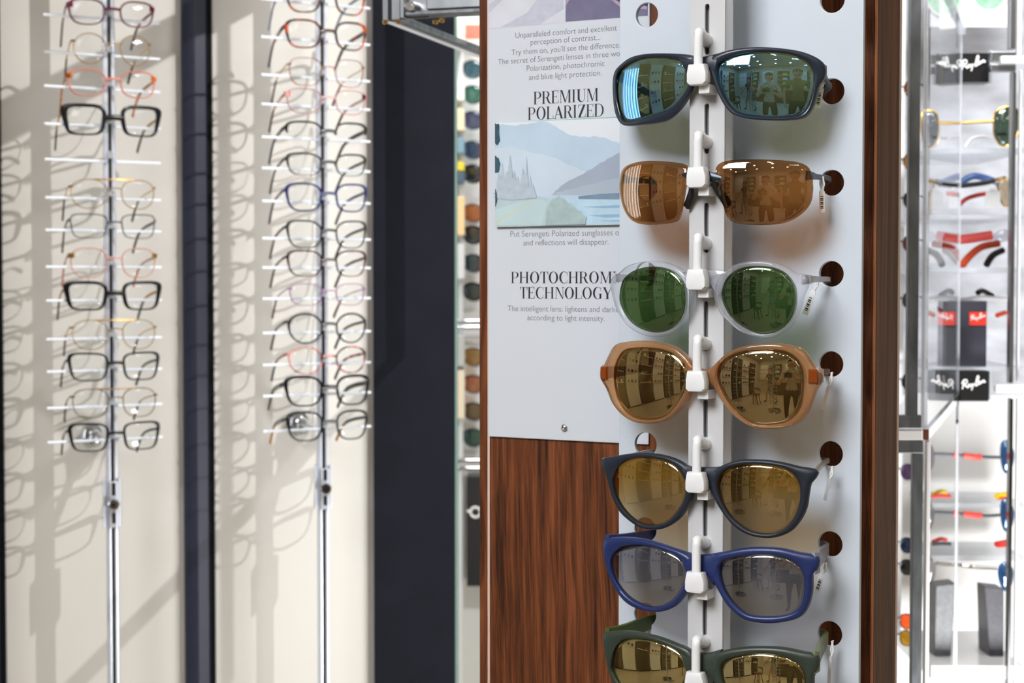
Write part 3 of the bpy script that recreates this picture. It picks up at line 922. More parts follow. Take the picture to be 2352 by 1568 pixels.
holeZ = sorted([z for u, z in holesR])
G_N = NR + 0.0105                       # how far the bridges stand in front of the panel
uNose = T.plane(1610, 784, G_N)[0]
TAGS = []
for gi, g in enumerate(SG):
    ox, oy, s = ZO[g['z']]
    P = lambda p: (ox + p[0] / s, oy + p[1] / s)
    zn = T.plane(*P(g['bt'][2]), G_N)[1]
    Rf = g['Rf']
    F = lambda u, z, Rf=Rf, zn=zn: G_N - ((u - uNose) ** 2) / (2 * Rf) - (z - zn) ** 2 / 0.6
    N = 96
    hit = lambda p: T.hit(*P(p), F)
    root = thing('sunglasses', g['label'], 'sunglasses', T.w(uNose, G_N, zn), 'sunglasses on the grey panel')
    geos, lenses = [], []
    for side, ki, ko in (('L', 'Li', 'Lo'), ('R', 'Ri', 'Ro')):
        ci = [hit(p) for p in catmull(g[ki], 6)]
        c = ((min(p[0] for p in ci) + max(p[0] for p in ci)) / 2, (min(p[1] for p in ci) + max(p[1] for p in ci)) / 2)
        ci = polar(ci, c, N)
        if not g.get('rimless'):
            co = polar([hit(p) for p in catmull(g[ko], 6)], c, N)
            geos.append(rim(ci, co, F, T, g['th'], N))
        lenses.append(lens_geo(ci, F, T, g['R'], off=0.0016 if not g.get('rimless') else 0.0004, grow=1.02 if not g.get('rimless') else 1.0))
    tp = [hit(p) for p in catmull(g['bt'], 5, False)]
    bt_ = [hit(p) for p in catmull(g['bb'], 5, False)]
    brg = bridge_geo(tp, bt_, F, T, g['th'] if not g.get('rimless') else 0.003)
    if g.get('rimless'):
        obj('bridge', [brg], g['frame'], root, smooth=35)
        for pts, wd in (([(775, 315), (770, 400), (730, 515)], -1), ([(960, 310), (985, 400), (1035, 510)], 1)):
            q = [hit(p) for p in pts]
            obj('nose_pad', [G_band([T.w(u + wd * 0.001 * i, F(u, z) - 0.001 - 0.0025 * i, z) for i, (u, z) in enumerate(q)], 0.0024, 0.0055, side=tuple(T.u))], M['rubber'], root, smooth=35)
    else:
        obj('frame', geos + [brg], g['frame'], root, smooth=50)
    for lg in lenses:
        obj('lens', [lg], g['lens'], root, smooth='all')['label'] = g['cap'][:-1] if g['cap'].endswith('s') else g['cap']
    # temples run back into the finger holes
    for side, e, hm in (('L', 'endL', g['th_'][0]), ('R', 'endR', g['th_'][1])):
        ue, ze = hit(g[e])
        ne = F(ue, ze)
        hz = min(holeZ, key=lambda z: abs(z - ze))
        zh = hz + max(-0.0052, min(0.0052, ze - hz))
        uh = uHL + 0.003 if side == 'L' else holesR[0][0] - 0.0015
        sgn = -1 if side == 'L' else 1
        uin = ue - sgn * 0.0015
        path = [(uin, ne - 0.001, ze), (uin + sgn * 0.001, ne - 0.007, ze), (uin * 0.6 + uh * 0.4, ne * 0.6, ze * .7 + zh * .3), (uh, 0.004, zh), (uh - sgn * 0.003, -0.010, zh - 0.0005), (uh - sgn * 0.012, -0.026, zh - 0.002), (uh - sgn * 0.020, -0.038, zh - 0.006), (uh - sgn * 0.024, -0.044, zh - 0.014)]
        path = catmull(path, 5, False)
        hh = hm / 1000
        hs = [max(0.0035, hh * (1 - (0.62 if hm < 12 else 0.35) * min(1, i / 16))) for i in range(len(path))]
        mt = g.get('templeR', g['temple']) if side == 'R' else g['temple']
        tm = obj('temple', [G_band([T.w(*p) for p in path], 0.0026, hs)], mt, root, smooth=35)
        if g.get('hinge'):
            obj('hinge', [G_band([T.w(uin - sgn * 0.0045, F(uin - sgn * .0045, ze) + 0.0006, ze), T.w(uin + sgn * .0005, ne + 0.0004, ze)], 0.0035, 0.009)], g['hinge'], tm, bevel=0.0004)
        if g.get('pins'):
            obj('hinge', [G_tube([T.w(uin - sgn * 0.001, ne - 0.0062, ze - 0.002), T.w(uin + sgn * 0.0006, ne - 0.013, ze - 0.002)], 0.0012, 8)], M['chrome'], tm, smooth=True)
    # price tag hung on the right temple
    (tx, ty), (bx, by) = g['tag']
    nt = 0.014
    a, b = T.plane(tx, ty, nt), T.plane(bx, by, nt)
    TAGS.append((gi, a, b, nt))

for (gi, a, b, nt), what in zip(TAGS, ('blue mirrored', 'rimless brown', 'clear round', 'amber oversized', 'navy keyhole', 'blue plastic', 'dark green')):
    r = thing('price_tag', f'small white price tag hanging from the temple of the {what} sunglasses', 'tag', T.w(a[0], nt, a[1]), 'price tags on the sunglasses')
    d = Vector((b[0] - a[0], b[1] - a[1]))
    k = 0.30
    s0 = Vector(a) + d * k
    ln = d.length * (1 - k)
    t = d.normalized()
    pz = Vector((-t.y, t.x))
    w2 = 0.0021 if gi not in (3, 4, 6) else 0.0013
    pts = [s0 + pz * w2 * .5, s0 + pz * w2 + t * .002, s0 + pz * w2 + t * ln, s0 - pz * w2 + t * ln, s0 - pz * w2 + t * .002, s0 - pz * w2 * .5]
    tilt = 0.55 if gi in (3, 4, 6) else 0.12
    card = obj('card', [G_poly([T.w(p.x, nt + tilt * (p - s0).dot(pz) + 0.002, p.y) for p in pts], T.n * 0.0004)], M['tag'], r)
    obj('loop', [G_tube([T.w(a[0] + (s0.x - a[0]) * q + 0.0012 * math.sin(q * pi) * sg, nt + 0.001 * sg, a[1] + (s0.y - a[1]) * q + (0.002 if q == 0 else 0)) for sg, q in ((1, 1), (1, .5), (1, 0), (-1, 0), (-1, .5), (-1, 1))], 0.0007, 8)], M['tag'], r, smooth=True)
    if gi not in (3, 4, 6):
        bars = []
        for q in range(7):
            c0 = s0 + t * (ln * (0.30 + 0.085 * q))
            bars.append(G_poly([T.w(*(lambda p: (p.x, nt + tilt * (p - s0).dot(pz) + 0.00245, p.y))(c0 + pz * x + t * y)) for x, y in ((-w2 * .5, 0), (w2 * .5, 0), (w2 * .5, ln * .03 * (1 + q % 2)), (-w2 * .5, ln * .03 * (1 + q % 2)))], T.n * 0.00008))
        obj('barcode', bars, M['ink_dark'], card)

# white hooks that lock the bridges against the rail
HOOK = [(148, 200), (383.5, 433), (618, 667), (851, 897), (1083, 1128), (1312.5, 1359), (1542, 1590)]
what = ('blue mirrored', 'rimless brown', 'clear round', 'amber oversized', 'navy keyhole', 'blue plastic', 'dark green')
hook0 = None
nb = G_N + 0.0045
ub = T.plane(1603, 784, nb)[0]
for (y0, y1), wh in zip(HOOK, what):
    z1 = T.plane(1603, y0, nb)[1]
    if hook0 is None:
        base = T.w(ub, nb, z1)
        hook0 = thing('lock_hook', f'white plastic lock hook over the bridge of the {wh} sunglasses', 'hook', base, 'white lock hooks on the rail')
        w3 = lambda u, n, z: T.w(ub + u, nb + n, z1 + z)
        du = uc - ub
        arm = [(du, NR - 0.004 - nb, 0.0168), (du, NR + 0.001 - nb, 0.0170), (du * .7, -0.006, 0.0188), (du * .3, -0.001, 0.0204), (0.0002, 0.0010, 0.0185), (0, 0.0012, 0.0145), (0, 0.0012, 0.0), (0, 0.0012, -0.004)]
        obj('arm', [G_tube([w3(*p) for p in catmull(arm, 5, False)], [0.0044] * 8 + [0.0040] * 6 + [0.0034] * 4 + [0.0030] * 18, 12)], M['white_plastic'], hook0, smooth=True)
        q = [(-0.0062, -0.0012), (-0.0058, 0.0), (0.0052, 0.0), (0.0056, -0.0012), (0.0070, -0.006), (0.0070, -0.0115), (0.0046, -0.0136), (-0.0052, -0.0136), (-0.0070, -0.0118), (-0.0070, -0.006)]
        rings = [[w3(u * k, n, z * k - (1 - k) * 0.007) for u, z in q] for n, k in ((-0.0030, 0.94), (-0.0020, 1), (0.0030, 1), (0.0046, 0.92), (0.0050, 0.8))]
        obj('clamp_block', [G_loft(rings)], M['white_plastic'], hook0, smooth=30)
        obj('foot', [G_loft([[w3(u, n, z) for u, z in ((-0.001, -0.0125), (0.0066, -0.0125), (0.0066, -0.0185), (-0.001, -0.0185))] for n in (-0.0015, NR + 0.0004 - nb)])], M['white_plastic'], hook0, bevel=0.0005)
    else:
        h = copy_tree(hook0)
        h.location = T.w(ub, nb, z1)
        h['label'] = f'white plastic lock hook over the bridge of the {wh} sunglasses'

# ---------------------------------------------------------------- far wall: cream boards, dark posts, eyeglasses racks
YP, YB = 2.634, 2.805
ZC = 2.9
mb = mat('cream_board', (226, 223, 217), 0.55, spec=0.3, noise=0.02, scale=3)
md = mat('navy_black_post', (36, 41, 60), 0.5, spec=0.5, noise=0.08, scale=120)
X = lambda px, Y: (px - 1176) * Y / FPX
for lab, x0, x1 in (('cream board behind the rack of twelve eyeglasses', X(-60, YB), X(450, YB) - .0005), ('cream board behind the rack of fourteen eyeglasses, crossed by sharp shadows', X(450, YB), X(872, YB))):
    b = obj('display_board', [G_box(((x0 + x1) / 2, YB + 0.009, ZC / 2 + 0.0), (x1 - x0, 0.018, ZC - 0.004))], mb)
    tag(b, lab, 'board')
mgap = mat('black_gap', (6, 7, 10), .7, spec=.2)
for lab, q in (('slim navy black post between the two cream boards', (419, 449, 475, 490)), ('slim navy black post at the outer edge of the first cream board', (-68, -38, -12, 5))):
    r = thing('divider_post', lab, 'post', (X(q[1], 2.78), 2.79, 0))
    sec = [(X(q[0], 2.790), YB - .0005), (X(q[0], 2.790), 2.790), (X(q[0] + 4, 2.786), 2.786), (X(q[1] - 3, 2.779), 2.779), (X(q[1] + 3, 2.779), 2.779), (X(q[2], 2.786), 2.786), (X(q[2] + 2, 2.790), 2.791), (X(q[2] + 2, 2.790), YB - .0005)]
    obj('profile', [G_poly([(x, y, .001) for x, y in sec], (0, 0, ZC - .003))], md, r, smooth=25)
    obj('gasket', [G_box(((X(q[2] + 2.5, 2.8) + X(q[3], 2.8)) / 2, 2.801, ZC / 2), (X(q[3], 2.8) - X(q[2] + 2.5, 2.8), .007, ZC - .004))], mgap, r)
mw = mat('navy_matte_wall', (24, 26, 34), 0.75, spec=0.12, noise=0.12, scale=14, bump=0.05)
dw = struct(obj('wall_center', [G_box(((X(857, 2.785) + X(1044, 2.785)) / 2, 2.865, ZC / 2), (X(1044, 2.785) - X(857, 2.785), 0.16, ZC - 0.002))], mw))
obj('glass_edge', [G_box((X(1047.5, 2.785), 2.79, ZC / 2), (0.003, 0.008, ZC - 0.01))], crystal('green_glass_edge', (150, 186, 172), 0.4), dw)

GYAW = math.radians(-24)


def superel(a, b, p, N, lift, taper):
    out = []
    for i in range(N):
        t = 2 * pi * i / N
        c, s = math.cos(t), math.sin(t)
        x = a * math.copysign(abs(c) ** (2 / p), c)
        z = b * math.copysign(abs(s) ** (2 / p), s)
        q = x / a
        z += lift * b * q * abs(q) * (0.5 + 0.5 * z / b)
        x *= 1 - taper * max(0.0, 0.5 - 0.5 * z / b) ** 1.5
        out.append((x, z))
    return out


def eyeglasses(root_name, label, cat, group, fr, u0, n0, z0, a, b, p=2.6, lift=0.1, taper=0.16, wt=2.0, ws=2.0, wb=1.4, gap=9.0, fm=None, lm=None, tm=None, tip=None, corner=None, half=False, topbar=False,
               tl=122, conv=9, drop=46, th=0.0032, k=1.0, tw=None, N=48, pads=None, temples=True):
    """a pair of spectacles: front (rims and bridge), two lenses, two temples, end pieces; sizes in mm"""
    q = 0.001 * k
    wt, ws, wb = wt * 1.22, ws * 1.2, wb * 1.2
    a, b, wt, ws, wb, gap, tl, conv, drop = (v * q for v in (a, b, wt, ws, wb, gap, tl, conv, drop))
    th *= k
    F = lambda u, z: n0 - (u - u0) ** 2 / (0.36 * k)
    root = thing(root_name, label, cat, fr.w(u0, n0, z0), group)
    geos, lens = [], []
    for sg in (-1, 1):
        c = superel(a, b, p, N, lift, taper)
        o = []
        for x, z in c:
            f = 0.5 + 0.5 * z / b
            w = (wb + (wt - wb) * max(0, min(1, f)))
            r = math.hypot(x / a, z / b)
            fl = 0.0021 * k * (wt > .0021) * max(0, x / a) ** 3 * max(0, z / b + .1) ** .8 * (wt / .002)
            o.append((x + ws * x / a / max(r, .6) + fl, z + w * z / b / max(r, .6) + fl * .25))
        cu = gap + ws + a
        ci = [(u0 + sg * (cu + x), z0 + z) for x, z in c]
        co = [(u0 + sg * (cu + x), z0 + z) for x, z in o]
        if half:
            m = [i for i in range(N) if c[i][1] > -0.15 * b]
            m.sort(key=lambda i: (2 * pi * i / N + pi / 2) % (2 * pi))
            g1 = rim([ci[i] for i in m], [co[i] for i in m], F, fr, th, N)
            kk = 9
            geos.append((g1[0], [f for f in g1[1] if max(f) - min(f) < 3 * kk]))
        else:
            geos.append(rim(ci, co, F, fr, th, N))
        lens.append(lens_geo(ci, F, fr, 0.11 * k, th=0.0012, off=th * .45, grow=1.03, Mr=4))
    e = gap + ws * 0.9
    zt, zb = z0 + b * 0.42, z0 + b * 0.42 - max(wt * 1.5, 0.0018)
    m = 8
    top = [(u0 - e + 2 * e * i / m, zt + b * 0.05 * math.sin(pi * i / m)) for i in range(m + 1)]
    bot = [(u0 - e + 2 * e * i / m, zb + b * 0.06 * math.sin(pi * i / m)) for i in range(m + 1)]
    geos.append(bridge_geo(top, bot, F, fr, th))
    if topbar:
        e2 = gap + ws + a * 0.75
        geos.append(G_tube([fr.w(u0 - e2 + 2 * e2 * i / 8, F(u0 - e2 + 2 * e2 * i / 8, 0) + 0.0008, z0 + b * 1.02) for i in range(9)], 0.0011, 8))
    obj('front', geos, fm, root, smooth=50)
    for g in lens:
        obj('lens', [g], lm or M['clear_glass'], root, smooth='all')
    ue = gap + 2 * ws + 2 * a
    ze = z0 + b * (0.5 + lift * 0.6)
    for sg in (-1, 1):
        us = u0 + sg * (ue - 0.0008)
        ns = F(us, 0) - 0.001
        if corner or wt < 0.0016:
            obj('end_piece', [G_band([fr.w(us - sg * (0.006 if corner else 0.003) * k, F(us - sg * .006 * k, 0) + 0.0006, ze), fr.w(us + sg * 0.0005, ns + 0.0004, ze), fr.w(us + sg * 0.001, ns - 0.006 * k, ze)], 0.0026 * k, (0.0075 if corner else 0.003) * k)], corner or fm, root, smooth=35)
        if not temples:
            continue
        pth = [(us + sg * .0006, ns - 0.003 * k, ze), (us + sg * 0.0008, ns - 0.02 * k, ze - drop * .06), (us - sg * conv * .35, ns - tl * .45, ze - drop * .17), (us - sg * conv * .65, ns - tl * .70, ze - drop * .34), (us - sg * conv * .85, ns - tl * .86, ze - drop * .64), (us - sg * conv, ns - tl, ze - drop)]
        pth = catmull(pth, 5, False)
        cut = int(len(pth) * 0.6)
        hh = (tw or (0.0042 if wt > 0.0016 else 0.0016)) * k
        obj('temple', [G_band([fr.w(*x) for x in pth[:cut + 1]], 0.0020 * k, hh)], tm or fm, root, smooth=35)
        obj('temple_tip', [G_band([fr.w(*x) for x in pth[cut:]], 0.0026 * k, [hh * .9 + (0.0048 * k - hh * .9) * min(1, i / 8) for i in range(len(pth) - cut)])], tip or tm or fm, root, smooth=35)
    return root


E = dict(
    burg=mat('burgundy_acetate', (112, 22, 62), 0.25), gold=M['gold'], rose=crystal('rose_pink', (238, 150, 130), 0.25), orange=mottled('amber_brown', (96, 44, 14), (196, 96, 22), (226, 140, 40)),
    black=mat('gloss_black_acetate', (12, 14, 16), 0.2), grey=mat('dark_grey_metal', (70, 76, 84), 0.35, metal=.4), crystal=crystal('rose_crystal', (240, 190, 176), 0.4), dgold=mat('antique_gold', (150, 122, 74), 0.3, metal=.8),
    tort=mottled('red_tortoise', (20, 11, 10), (66, 22, 12), (190, 72, 26), 70), pink=crystal('pink_crystal', (240, 196, 196), 0.5), navy=mat('navy_acetate', (16, 34, 96), 0.25), bgreen=mat('black_green', (22, 30, 26), 0.3),
    wine=mottled('dark_burgundy', (30, 10, 20), (70, 22, 40), (110, 50, 60), 90), lilac=mat('pale_lilac_metal', (186, 140, 190), 0.3, metal=.3), ptort=mottled('pink_black_tortoise', (30, 14, 18), (214, 130, 124), (236, 196, 188), 60), brown=mat('brown_tip', (92, 50, 34), 0.3),
    rosegold=mat('rose_gold_metal', (222, 160, 140), 0.25, metal=.8), blueg=mat('blue_grey_temple', (150, 160, 190), 0.3), yellow=mat('amber_temple', (200, 140, 40), 0.3))
rod = mat('white_clear_rod', (232, 238, 248), 0.2, spec=0.6)
silver = mat('satin_silver', (226, 232, 244), 0.3, metal=0.55)

# (centre y, spec)
LEFT = [
    (37, 'burgundy oval eyeglasses with darker corners', dict(a=25, b=17.5, p=2.8, lift=.12, wt=2.2, ws=2.0, wb=1.5, fm='burg', corner='burg', tip='black')),
    (120, 'thin gold round eyeglasses just under the burgundy pair', dict(a=23.5, b=22, p=2.05, lift=0, wt=1.0, ws=1.0, wb=1.0, fm='gold', tip='black')),
    (197, 'pink eyeglasses with amber brown corners and temples', dict(a=26, b=18.5, p=2.9, lift=.1, wt=1.9, ws=2.0, wb=1.4, fm='rose', corner='orange', tm='orange')),
    (282, 'thick black rectangular eyeglasses directly above the empty prongs', dict(a=25.5, b=19.5, p=4.6, lift=.06, taper=.2, wt=4.4, ws=5.5, wb=2.3, fm='black', tip='black', tm='yellow')),
    (448, 'thin gold aviator eyeglasses directly below the empty prongs', dict(a=26, b=21, p=2.4, lift=.02, wt=1.0, ws=1.0, wb=1.0, fm='gold', tip='black', topbar=True)),
    (521, 'slim dark grey rectangular metal eyeglasses', dict(a=26, b=17, p=4.4, lift=.07, taper=.2, wt=1.4, ws=1.4, wb=1.0, fm='grey', tip='black')),
    (604, 'rose crystal rounded eyeglasses with gold corners', dict(a=26, b=21, p=2.7, lift=.03, wt=1.6, ws=1.6, wb=1.4, fm='crystal', corner='gold', tip='rose')),
    (680, 'black rectangular eyeglasses between the rose crystal and gold pairs', dict(a=25.5, b=18.5, p=4.4, lift=.07, taper=.2, wt=3.8, ws=5.0, wb=2.2, fm='black', tm='yellow', tip='black')),
    (767, 'thin gold aviator eyeglasses between two black rectangular pairs', dict(a=26, b=21.5, p=2.4, lift=.02, wt=1.0, ws=1.0, wb=1.0, fm='gold', tip='black', topbar=True)),
    (840, 'black rectangular eyeglasses above the double bar gold pair', dict(a=26, b=19, p=4.2, lift=.09, taper=.2, wt=2.6, ws=3.0, wb=1.7, fm='black', tip='black')),
    (922, 'dark gold double bar eyeglasses with white bridge bar', dict(a=26, b=21, p=2.7, lift=.0, wt=1.1, ws=1.1, wb=1.1, fm='dgold', tip='black', topbar=True)),
    (999, 'black rectangular eyeglasses lowest on the rack, over the chrome knob', dict(a=25.5, b=19, p=4.4, lift=.07, taper=.2, wt=2.6, ws=3.4, wb=1.7, fm='black', tip='black')),
]
RIGHT = [
    (2, 'dark tortoise eyeglasses cut off by the top of the picture', dict(a=24, b=22, p=3.1, taper=.2, lift=.1, wt=2.6, ws=2.4, wb=1.8, fm='tort', tm='blueg', tip='blueg')),
    (87, 'red and black tortoise eyeglasses with a heavy dark temple', dict(a=24, b=19, p=3.1, taper=.2, lift=.12, wt=2.6, ws=2.6, wb=1.8, fm='tort', tip='black', tw=.006)),
    (172, 'very thin rose gold eyeglasses with faint rims', dict(a=24, b=20, p=3.1, taper=.2, lift=.04, wt=.9, ws=.9, wb=.9, fm='rosegold', tm='gold', tip='brown')),
    (238, 'clear pink eyeglasses with pink corners', dict(a=25, b=17, p=3.1, taper=.2, lift=.1, wt=1.6, ws=1.6, wb=1.3, fm='pink', corner='ptort', tip='brown')),
    (312, 'black browline eyeglasses with rimless lower half', dict(a=25, b=16, p=3.2, taper=.2, lift=.1, wt=2.6, ws=1.8, wb=1.0, fm='black', tip='black', half=True, tw=.006)),
    (382, 'black topped cat eye eyeglasses with clear lower rims', dict(a=24.5, b=15, p=3.1, taper=.2, lift=.18, wt=2.4, ws=1.8, wb=.8, fm='bgreen', tip='black')),
    (456, 'navy blue eyeglasses with navy temples', dict(a=24.5, b=19, p=3.2, taper=.2, lift=.14, wt=2.4, ws=2.4, wb=1.8, fm='navy', tip='black')),
    (540, 'dark green black eyeglasses just below the navy blue pair', dict(a=24.5, b=19, p=3.1, taper=.2, lift=.2, wt=2.2, ws=1.9, wb=1.3, fm='bgreen', tip='bgreen')),
    (606, 'dark burgundy eyeglasses with slim lower rims', dict(a=24.5, b=18, p=3.1, taper=.2, lift=.14, wt=2.2, ws=1.8, wb=1.1, fm='wine', tm='wine', tip='black')),
    (676, 'pale lilac metal eyeglasses', dict(a=24, b=15.5, p=3.1, taper=.2, lift=.16, wt=1.1, ws=1.1, wb=1.0, fm='lilac', tip='brown')),
    (753, 'black round eyeglasses', dict(a=24, b=20.5, p=2.15, lift=.06, wt=2.4, ws=2.0, wb=1.8, fm='black', tip='bgreen')),
    (825, 'pink and black tortoise eyeglasses', dict(a=24, b=18.5, p=2.3, lift=.08, wt=2.0, ws=1.8, wb=1.7, fm='ptort', tm='ptort', tip='black')),
    (895, 'thick black eyeglasses with a gold ring on the temple', dict(a=25, b=20, p=3.2, taper=.2, lift=.12, wt=3.4, ws=3.0, wb=2.0, fm='black', tip='black', tw=.007)),
    (974, 'black eyeglasses lowest on the rack, over the chrome knob', dict(a=24.5, b=20, p=3.1, taper=.2, lift=.1, wt=2.6, ws=2.4, wb=1.7, fm='black', tip='yellow', tw=.005)),
]
for which, polepx, items, empty, clampy, rl in (('rack of twelve', 254, LEFT, [370], (1098, 1208), 'first'), ('rack of fourteen', 740, RIGHT, [], (1068, 1166), 'second')):
    G = Frame((X(polepx, YP), YP), GYAW)
    GP = Frame((X(polepx, YP), YP), math.radians(-31))
    zz_ = lambda y: at(polepx, y, YP).z
    rack = thing('eyeglasses_rack', 'silver slotted pole with clear prongs, %s' % ('holding twelve eyeglasses and one empty pair of prongs' if empty else 'holding fourteen eyeglasses, beside the navy wall'), 'eyeglasses rack', G.w(0, 0, 0), 'eyeglasses racks on the far wall')
    C0 = Frame((X(polepx, YP), YP), math.radians(-6))
    obj('pole', [C0.box(-0.0085, -0.0008, -0.010, 0.006, 0.0, ZC - .02), C0.box(0.0034, 0.0085, -0.010, 0.006, 0.0, ZC - .02)], silver, rack, bevel=0.0015)
    obj('slot', [C0.box(-0.0010, 0.0036, -0.009, 0.0035, 0.0, ZC - .02)], M['black'], rack)
    for y, lab, sp in items + [(e - 8, None, None) for e in empty]:
        zc = zz_(y)
        zp = zc - 0.006
        for d in (-1, 1):
            L_ = 0.100 if d < 0 else 0.078
            obj('prong', [G_tube([GP.w(d * 0.007, 0.006, zp), GP.w(d * L_, 0.006, zp)], [0.0023, 0.0021], 10)], rod, rack, smooth=True)
        obj('nose_rest', [C0.box(-0.001, 0.007, 0.006, 0.030, zc - 0.003, zc + 0.008)], M['acrylic'], rack, bevel=0.0012)
        if sp:
            sp = {kk: (E[v] if isinstance(v, str) else v) for kk, v in sp.items()}
            eyeglasses('eyeglasses', lab + (' on the rack of twelve' if empty else ' on the rack of fourteen'), 'eyeglasses', 'eyeglasses on the %s' % which, G, 0.0, 0.036, zc, **sp)
    z0, z1 = zz_(clampy[1]), zz_(clampy[0])
    lk = obj('lock_clamp', [C0.box(-0.013, -0.0095, -0.012, 0.010, z0, z1), C0.box(0.0095, 0.0128, -0.012, 0.010, z0, z1), C0.box(-0.013, 0.0128, -0.0135, -0.011, z0, z1)], silver, rack, bevel=0.0008)
    obj('lock_plate', [C0.box(-0.0035, 0.0092, 0.0066, 0.011, z0 - 0.001, z1 - 0.004)], silver, lk, bevel=0.001)
    for f0, f1 in ((.08, .30), (.66, .92)):
        obj('plate_slot', [C0.box(0.0012, 0.0062, 0.0108, 0.0114, z0 + (z1 - z0) * f0, z0 + (z1 - z0) * f1)], M['black'], lk)
    zk = z0 + (z1 - z0) * 0.48
    obj('lock_barrel', [G_tube([C0.w(0.005, 0.0105, zk), C0.w(0.005, 0.021, zk), C0.w(0.005, 0.0225, zk)], [0.0085, 0.0085, 0.0070], 24)], M['chrome'], lk, smooth=30)
    obj('keyhole', [G_tube([C0.w(0.005, 0.0226, zk), C0.w(0.005, 0.0230, zk)], 0.0032, 16)], M['black'], lk)
    ky = 1000 if empty else 972
    kpx = 216 if empty else 688
    kb = at(kpx, ky, YB - 0.03)
    obj('wall_knob', [G_ball((kb.x, YB - 0.03, kb.z), (0.020, 0.026, 0.026)), G_ball((kb.x + .008, YB - 0.052, kb.z - .004), (0.011, 0.014, 0.016))], M['chrome'], rack, smooth=True)
    obj('wall_arm', [G_tube([(kb.x, YB - 0.035, kb.z), C0.w(0, -0.010, kb.z)], 0.006, 12)], M['chrome'], rack, smooth=True)

# ---------------------------------------------------------------- metal shelf unit hanging above, left of the tower
S = Frame((at(878, 45, 1.75).x, 1.75), math.radians(17.5))
sz0 = at(878, 47, 1.75).z
shelf = thing('shelf_unit', 'steel framed glass shelf unit jutting out above the navy wall', 'shelf', S.w(0, 0, sz0))
obj('corner_post', [S.box(0, 0.0062, -0.012, 0, sz0, sz0 + .5)], M['steel'], shelf, bevel=0.0006)
obj('gasket', [S.box(0.0063, 0.0092, -0.011, -0.001, sz0 + .0004, sz0 + .5)], M['rubber'], shelf)
obj('corner_post', [S.box(0.0093, 0.0185, -0.012, -0.0006, sz0, sz0 + .5)], M['steel'], shelf, bevel=0.0006)
obj('bracket', [S.box(0.0187, 0.0235, -0.012, 0.0006, sz0 + .001, sz0 + .032), S.box(0.0236, 0.046, -0.014, -0.011, sz0 + .002, sz0 + .026)], M['steel'], shelf, bevel=0.0008)
bolt = [S.w(0.0315, nn, sz0 + 0.0125) for nn in (-0.011, 0.004)]
obj('bolt', [G_tube(bolt, [0.0055, 0.0048], 20), G_tube([bolt[1], S.w(0.0315, 0.0042, sz0 + .0125)], [0.0024, 0.0022], 6)], M['chrome'], shelf, smooth=True)
obj('front_rail', [S.box(0.047, 0.30, -0.012, 0.001, sz0 + .0085, sz0 + .030)], M['steel'], shelf, bevel=0.001)
obj('front_rail', [S.box(0.024, 0.30, -0.026, -0.0005, sz0 + .004, sz0 + .0078)], M['dark_steel'], shelf, bevel=0.0006)
obj('glass_front', [S.box(0.024, 0.30, -0.008, -0.005, sz0 + .031, sz0 + .5)], M['pane'], shelf)
obj('side_rail', [S.box(0.0035, 0.0135, -0.62, -0.0125, sz0 + .0012, sz0 + .0078)], M['dark_steel'], shelf, bevel=0.0006)
obj('glass_shelf', [S.box(0.0140, 0.30, -0.62, -0.027, sz0 + .0020, sz0 + .0078)], M['pane'], shelf)
obj('shelf_edge', [S.box(-0.0018, 0.0032, -0.62, -0.006, sz0 - .0008, sz0 + .0060)], mat('bright_shelf_edge', (240, 244, 250), 0.15, spec=0.8), shelf, bevel=0.0008)  # near white colour stands in for light caught by the glass edge
for uu, nn in ((0.002, -0.003), (0.0155, -0.004), (0.050, -0.018), (0.0595, -0.010)):
    c = S.w(uu, nn, sz0 - 0.0006)
    obj('foot_screw', [G_lathe([(0.0005, -0.0030), (0.0022, -0.0026), (0.0028, -0.0012), (0.0028, 0.0012)], c, 16)], M['gold'], shelf, smooth=True)
# upper and rear members of the unit (they throw the bar shaped shadows on the navy wall)
obj('top_rail', [S.box(0, 0.30, -0.014, 0.0, sz0 + .5, sz0 + .53), S.box(0, 0.014, -0.62, -0.0142, sz0 + .5, sz0 + .53)], M['dark_steel'], shelf)
obj('rear_post', [S.box(0, 0.014, -0.62, -0.606, sz0 + .008, sz0 + .5)], M['dark_steel'], shelf)
obj('drop_rod', [S.box(0.13, 0.137, -0.325, -0.318, sz0 + .009, ZC - .003)], M['steel'], shelf)

# ---------------------------------------------------------------- far display glimpsed between the navy wall and the tower
YF = 4.30
fmat = mat('far_grey_panel', (214, 216, 214), 0.4)
far = thing('far_display', 'distant pale display wall of sunglasses seen through the gap beside the tower', 'display wall', (-0.02, YF, 0))
obj('back_panel', [G_box((0.10, YF + .03, ZC / 2), (0.62, 0.03, ZC - .01))], fmat, far)
for yy in (738, 752, 1058, 1076):
    z = at(1075, yy, YF - .08).z
    obj('cross_bar', [G_tube([(-0.152, YF - .08, z), (0.35, YF - .08, z)], 0.0055, 10)], M['chrome'], far, smooth=True)
obj('side_post', [G_tube([(X(1056, YF - .07), YF - .07, 0.0), (X(1056, YF - .07), YF - .07, ZC - .01)], 0.0085, 10)], mat('pale_post', (216, 222, 224), 0.3), far, smooth=True)
for yy0, yy1, cc, lb in ((60, 92, (236, 96, 74), 'red'),):
    b = obj('card', [G_box(((X(1070, YF) + X(1105, YF)) / 2, YF - .02, (at(1080, yy0, YF).z + at(1080, yy1, YF).z) / 2), (X(1105, YF) - X(1070, YF), .004, (yy1 - yy0) * YF / FPX))], mat('red_card', cc, .5))
    tag(b, 'red card high on the distant display wall', 'card')
names = ['teal', 'green', 'blue', 'dark blue', 'black', 'orange', 'black', 'dark teal', 'black green', 'amber', 'orange brown', 'brown', 'dark green']
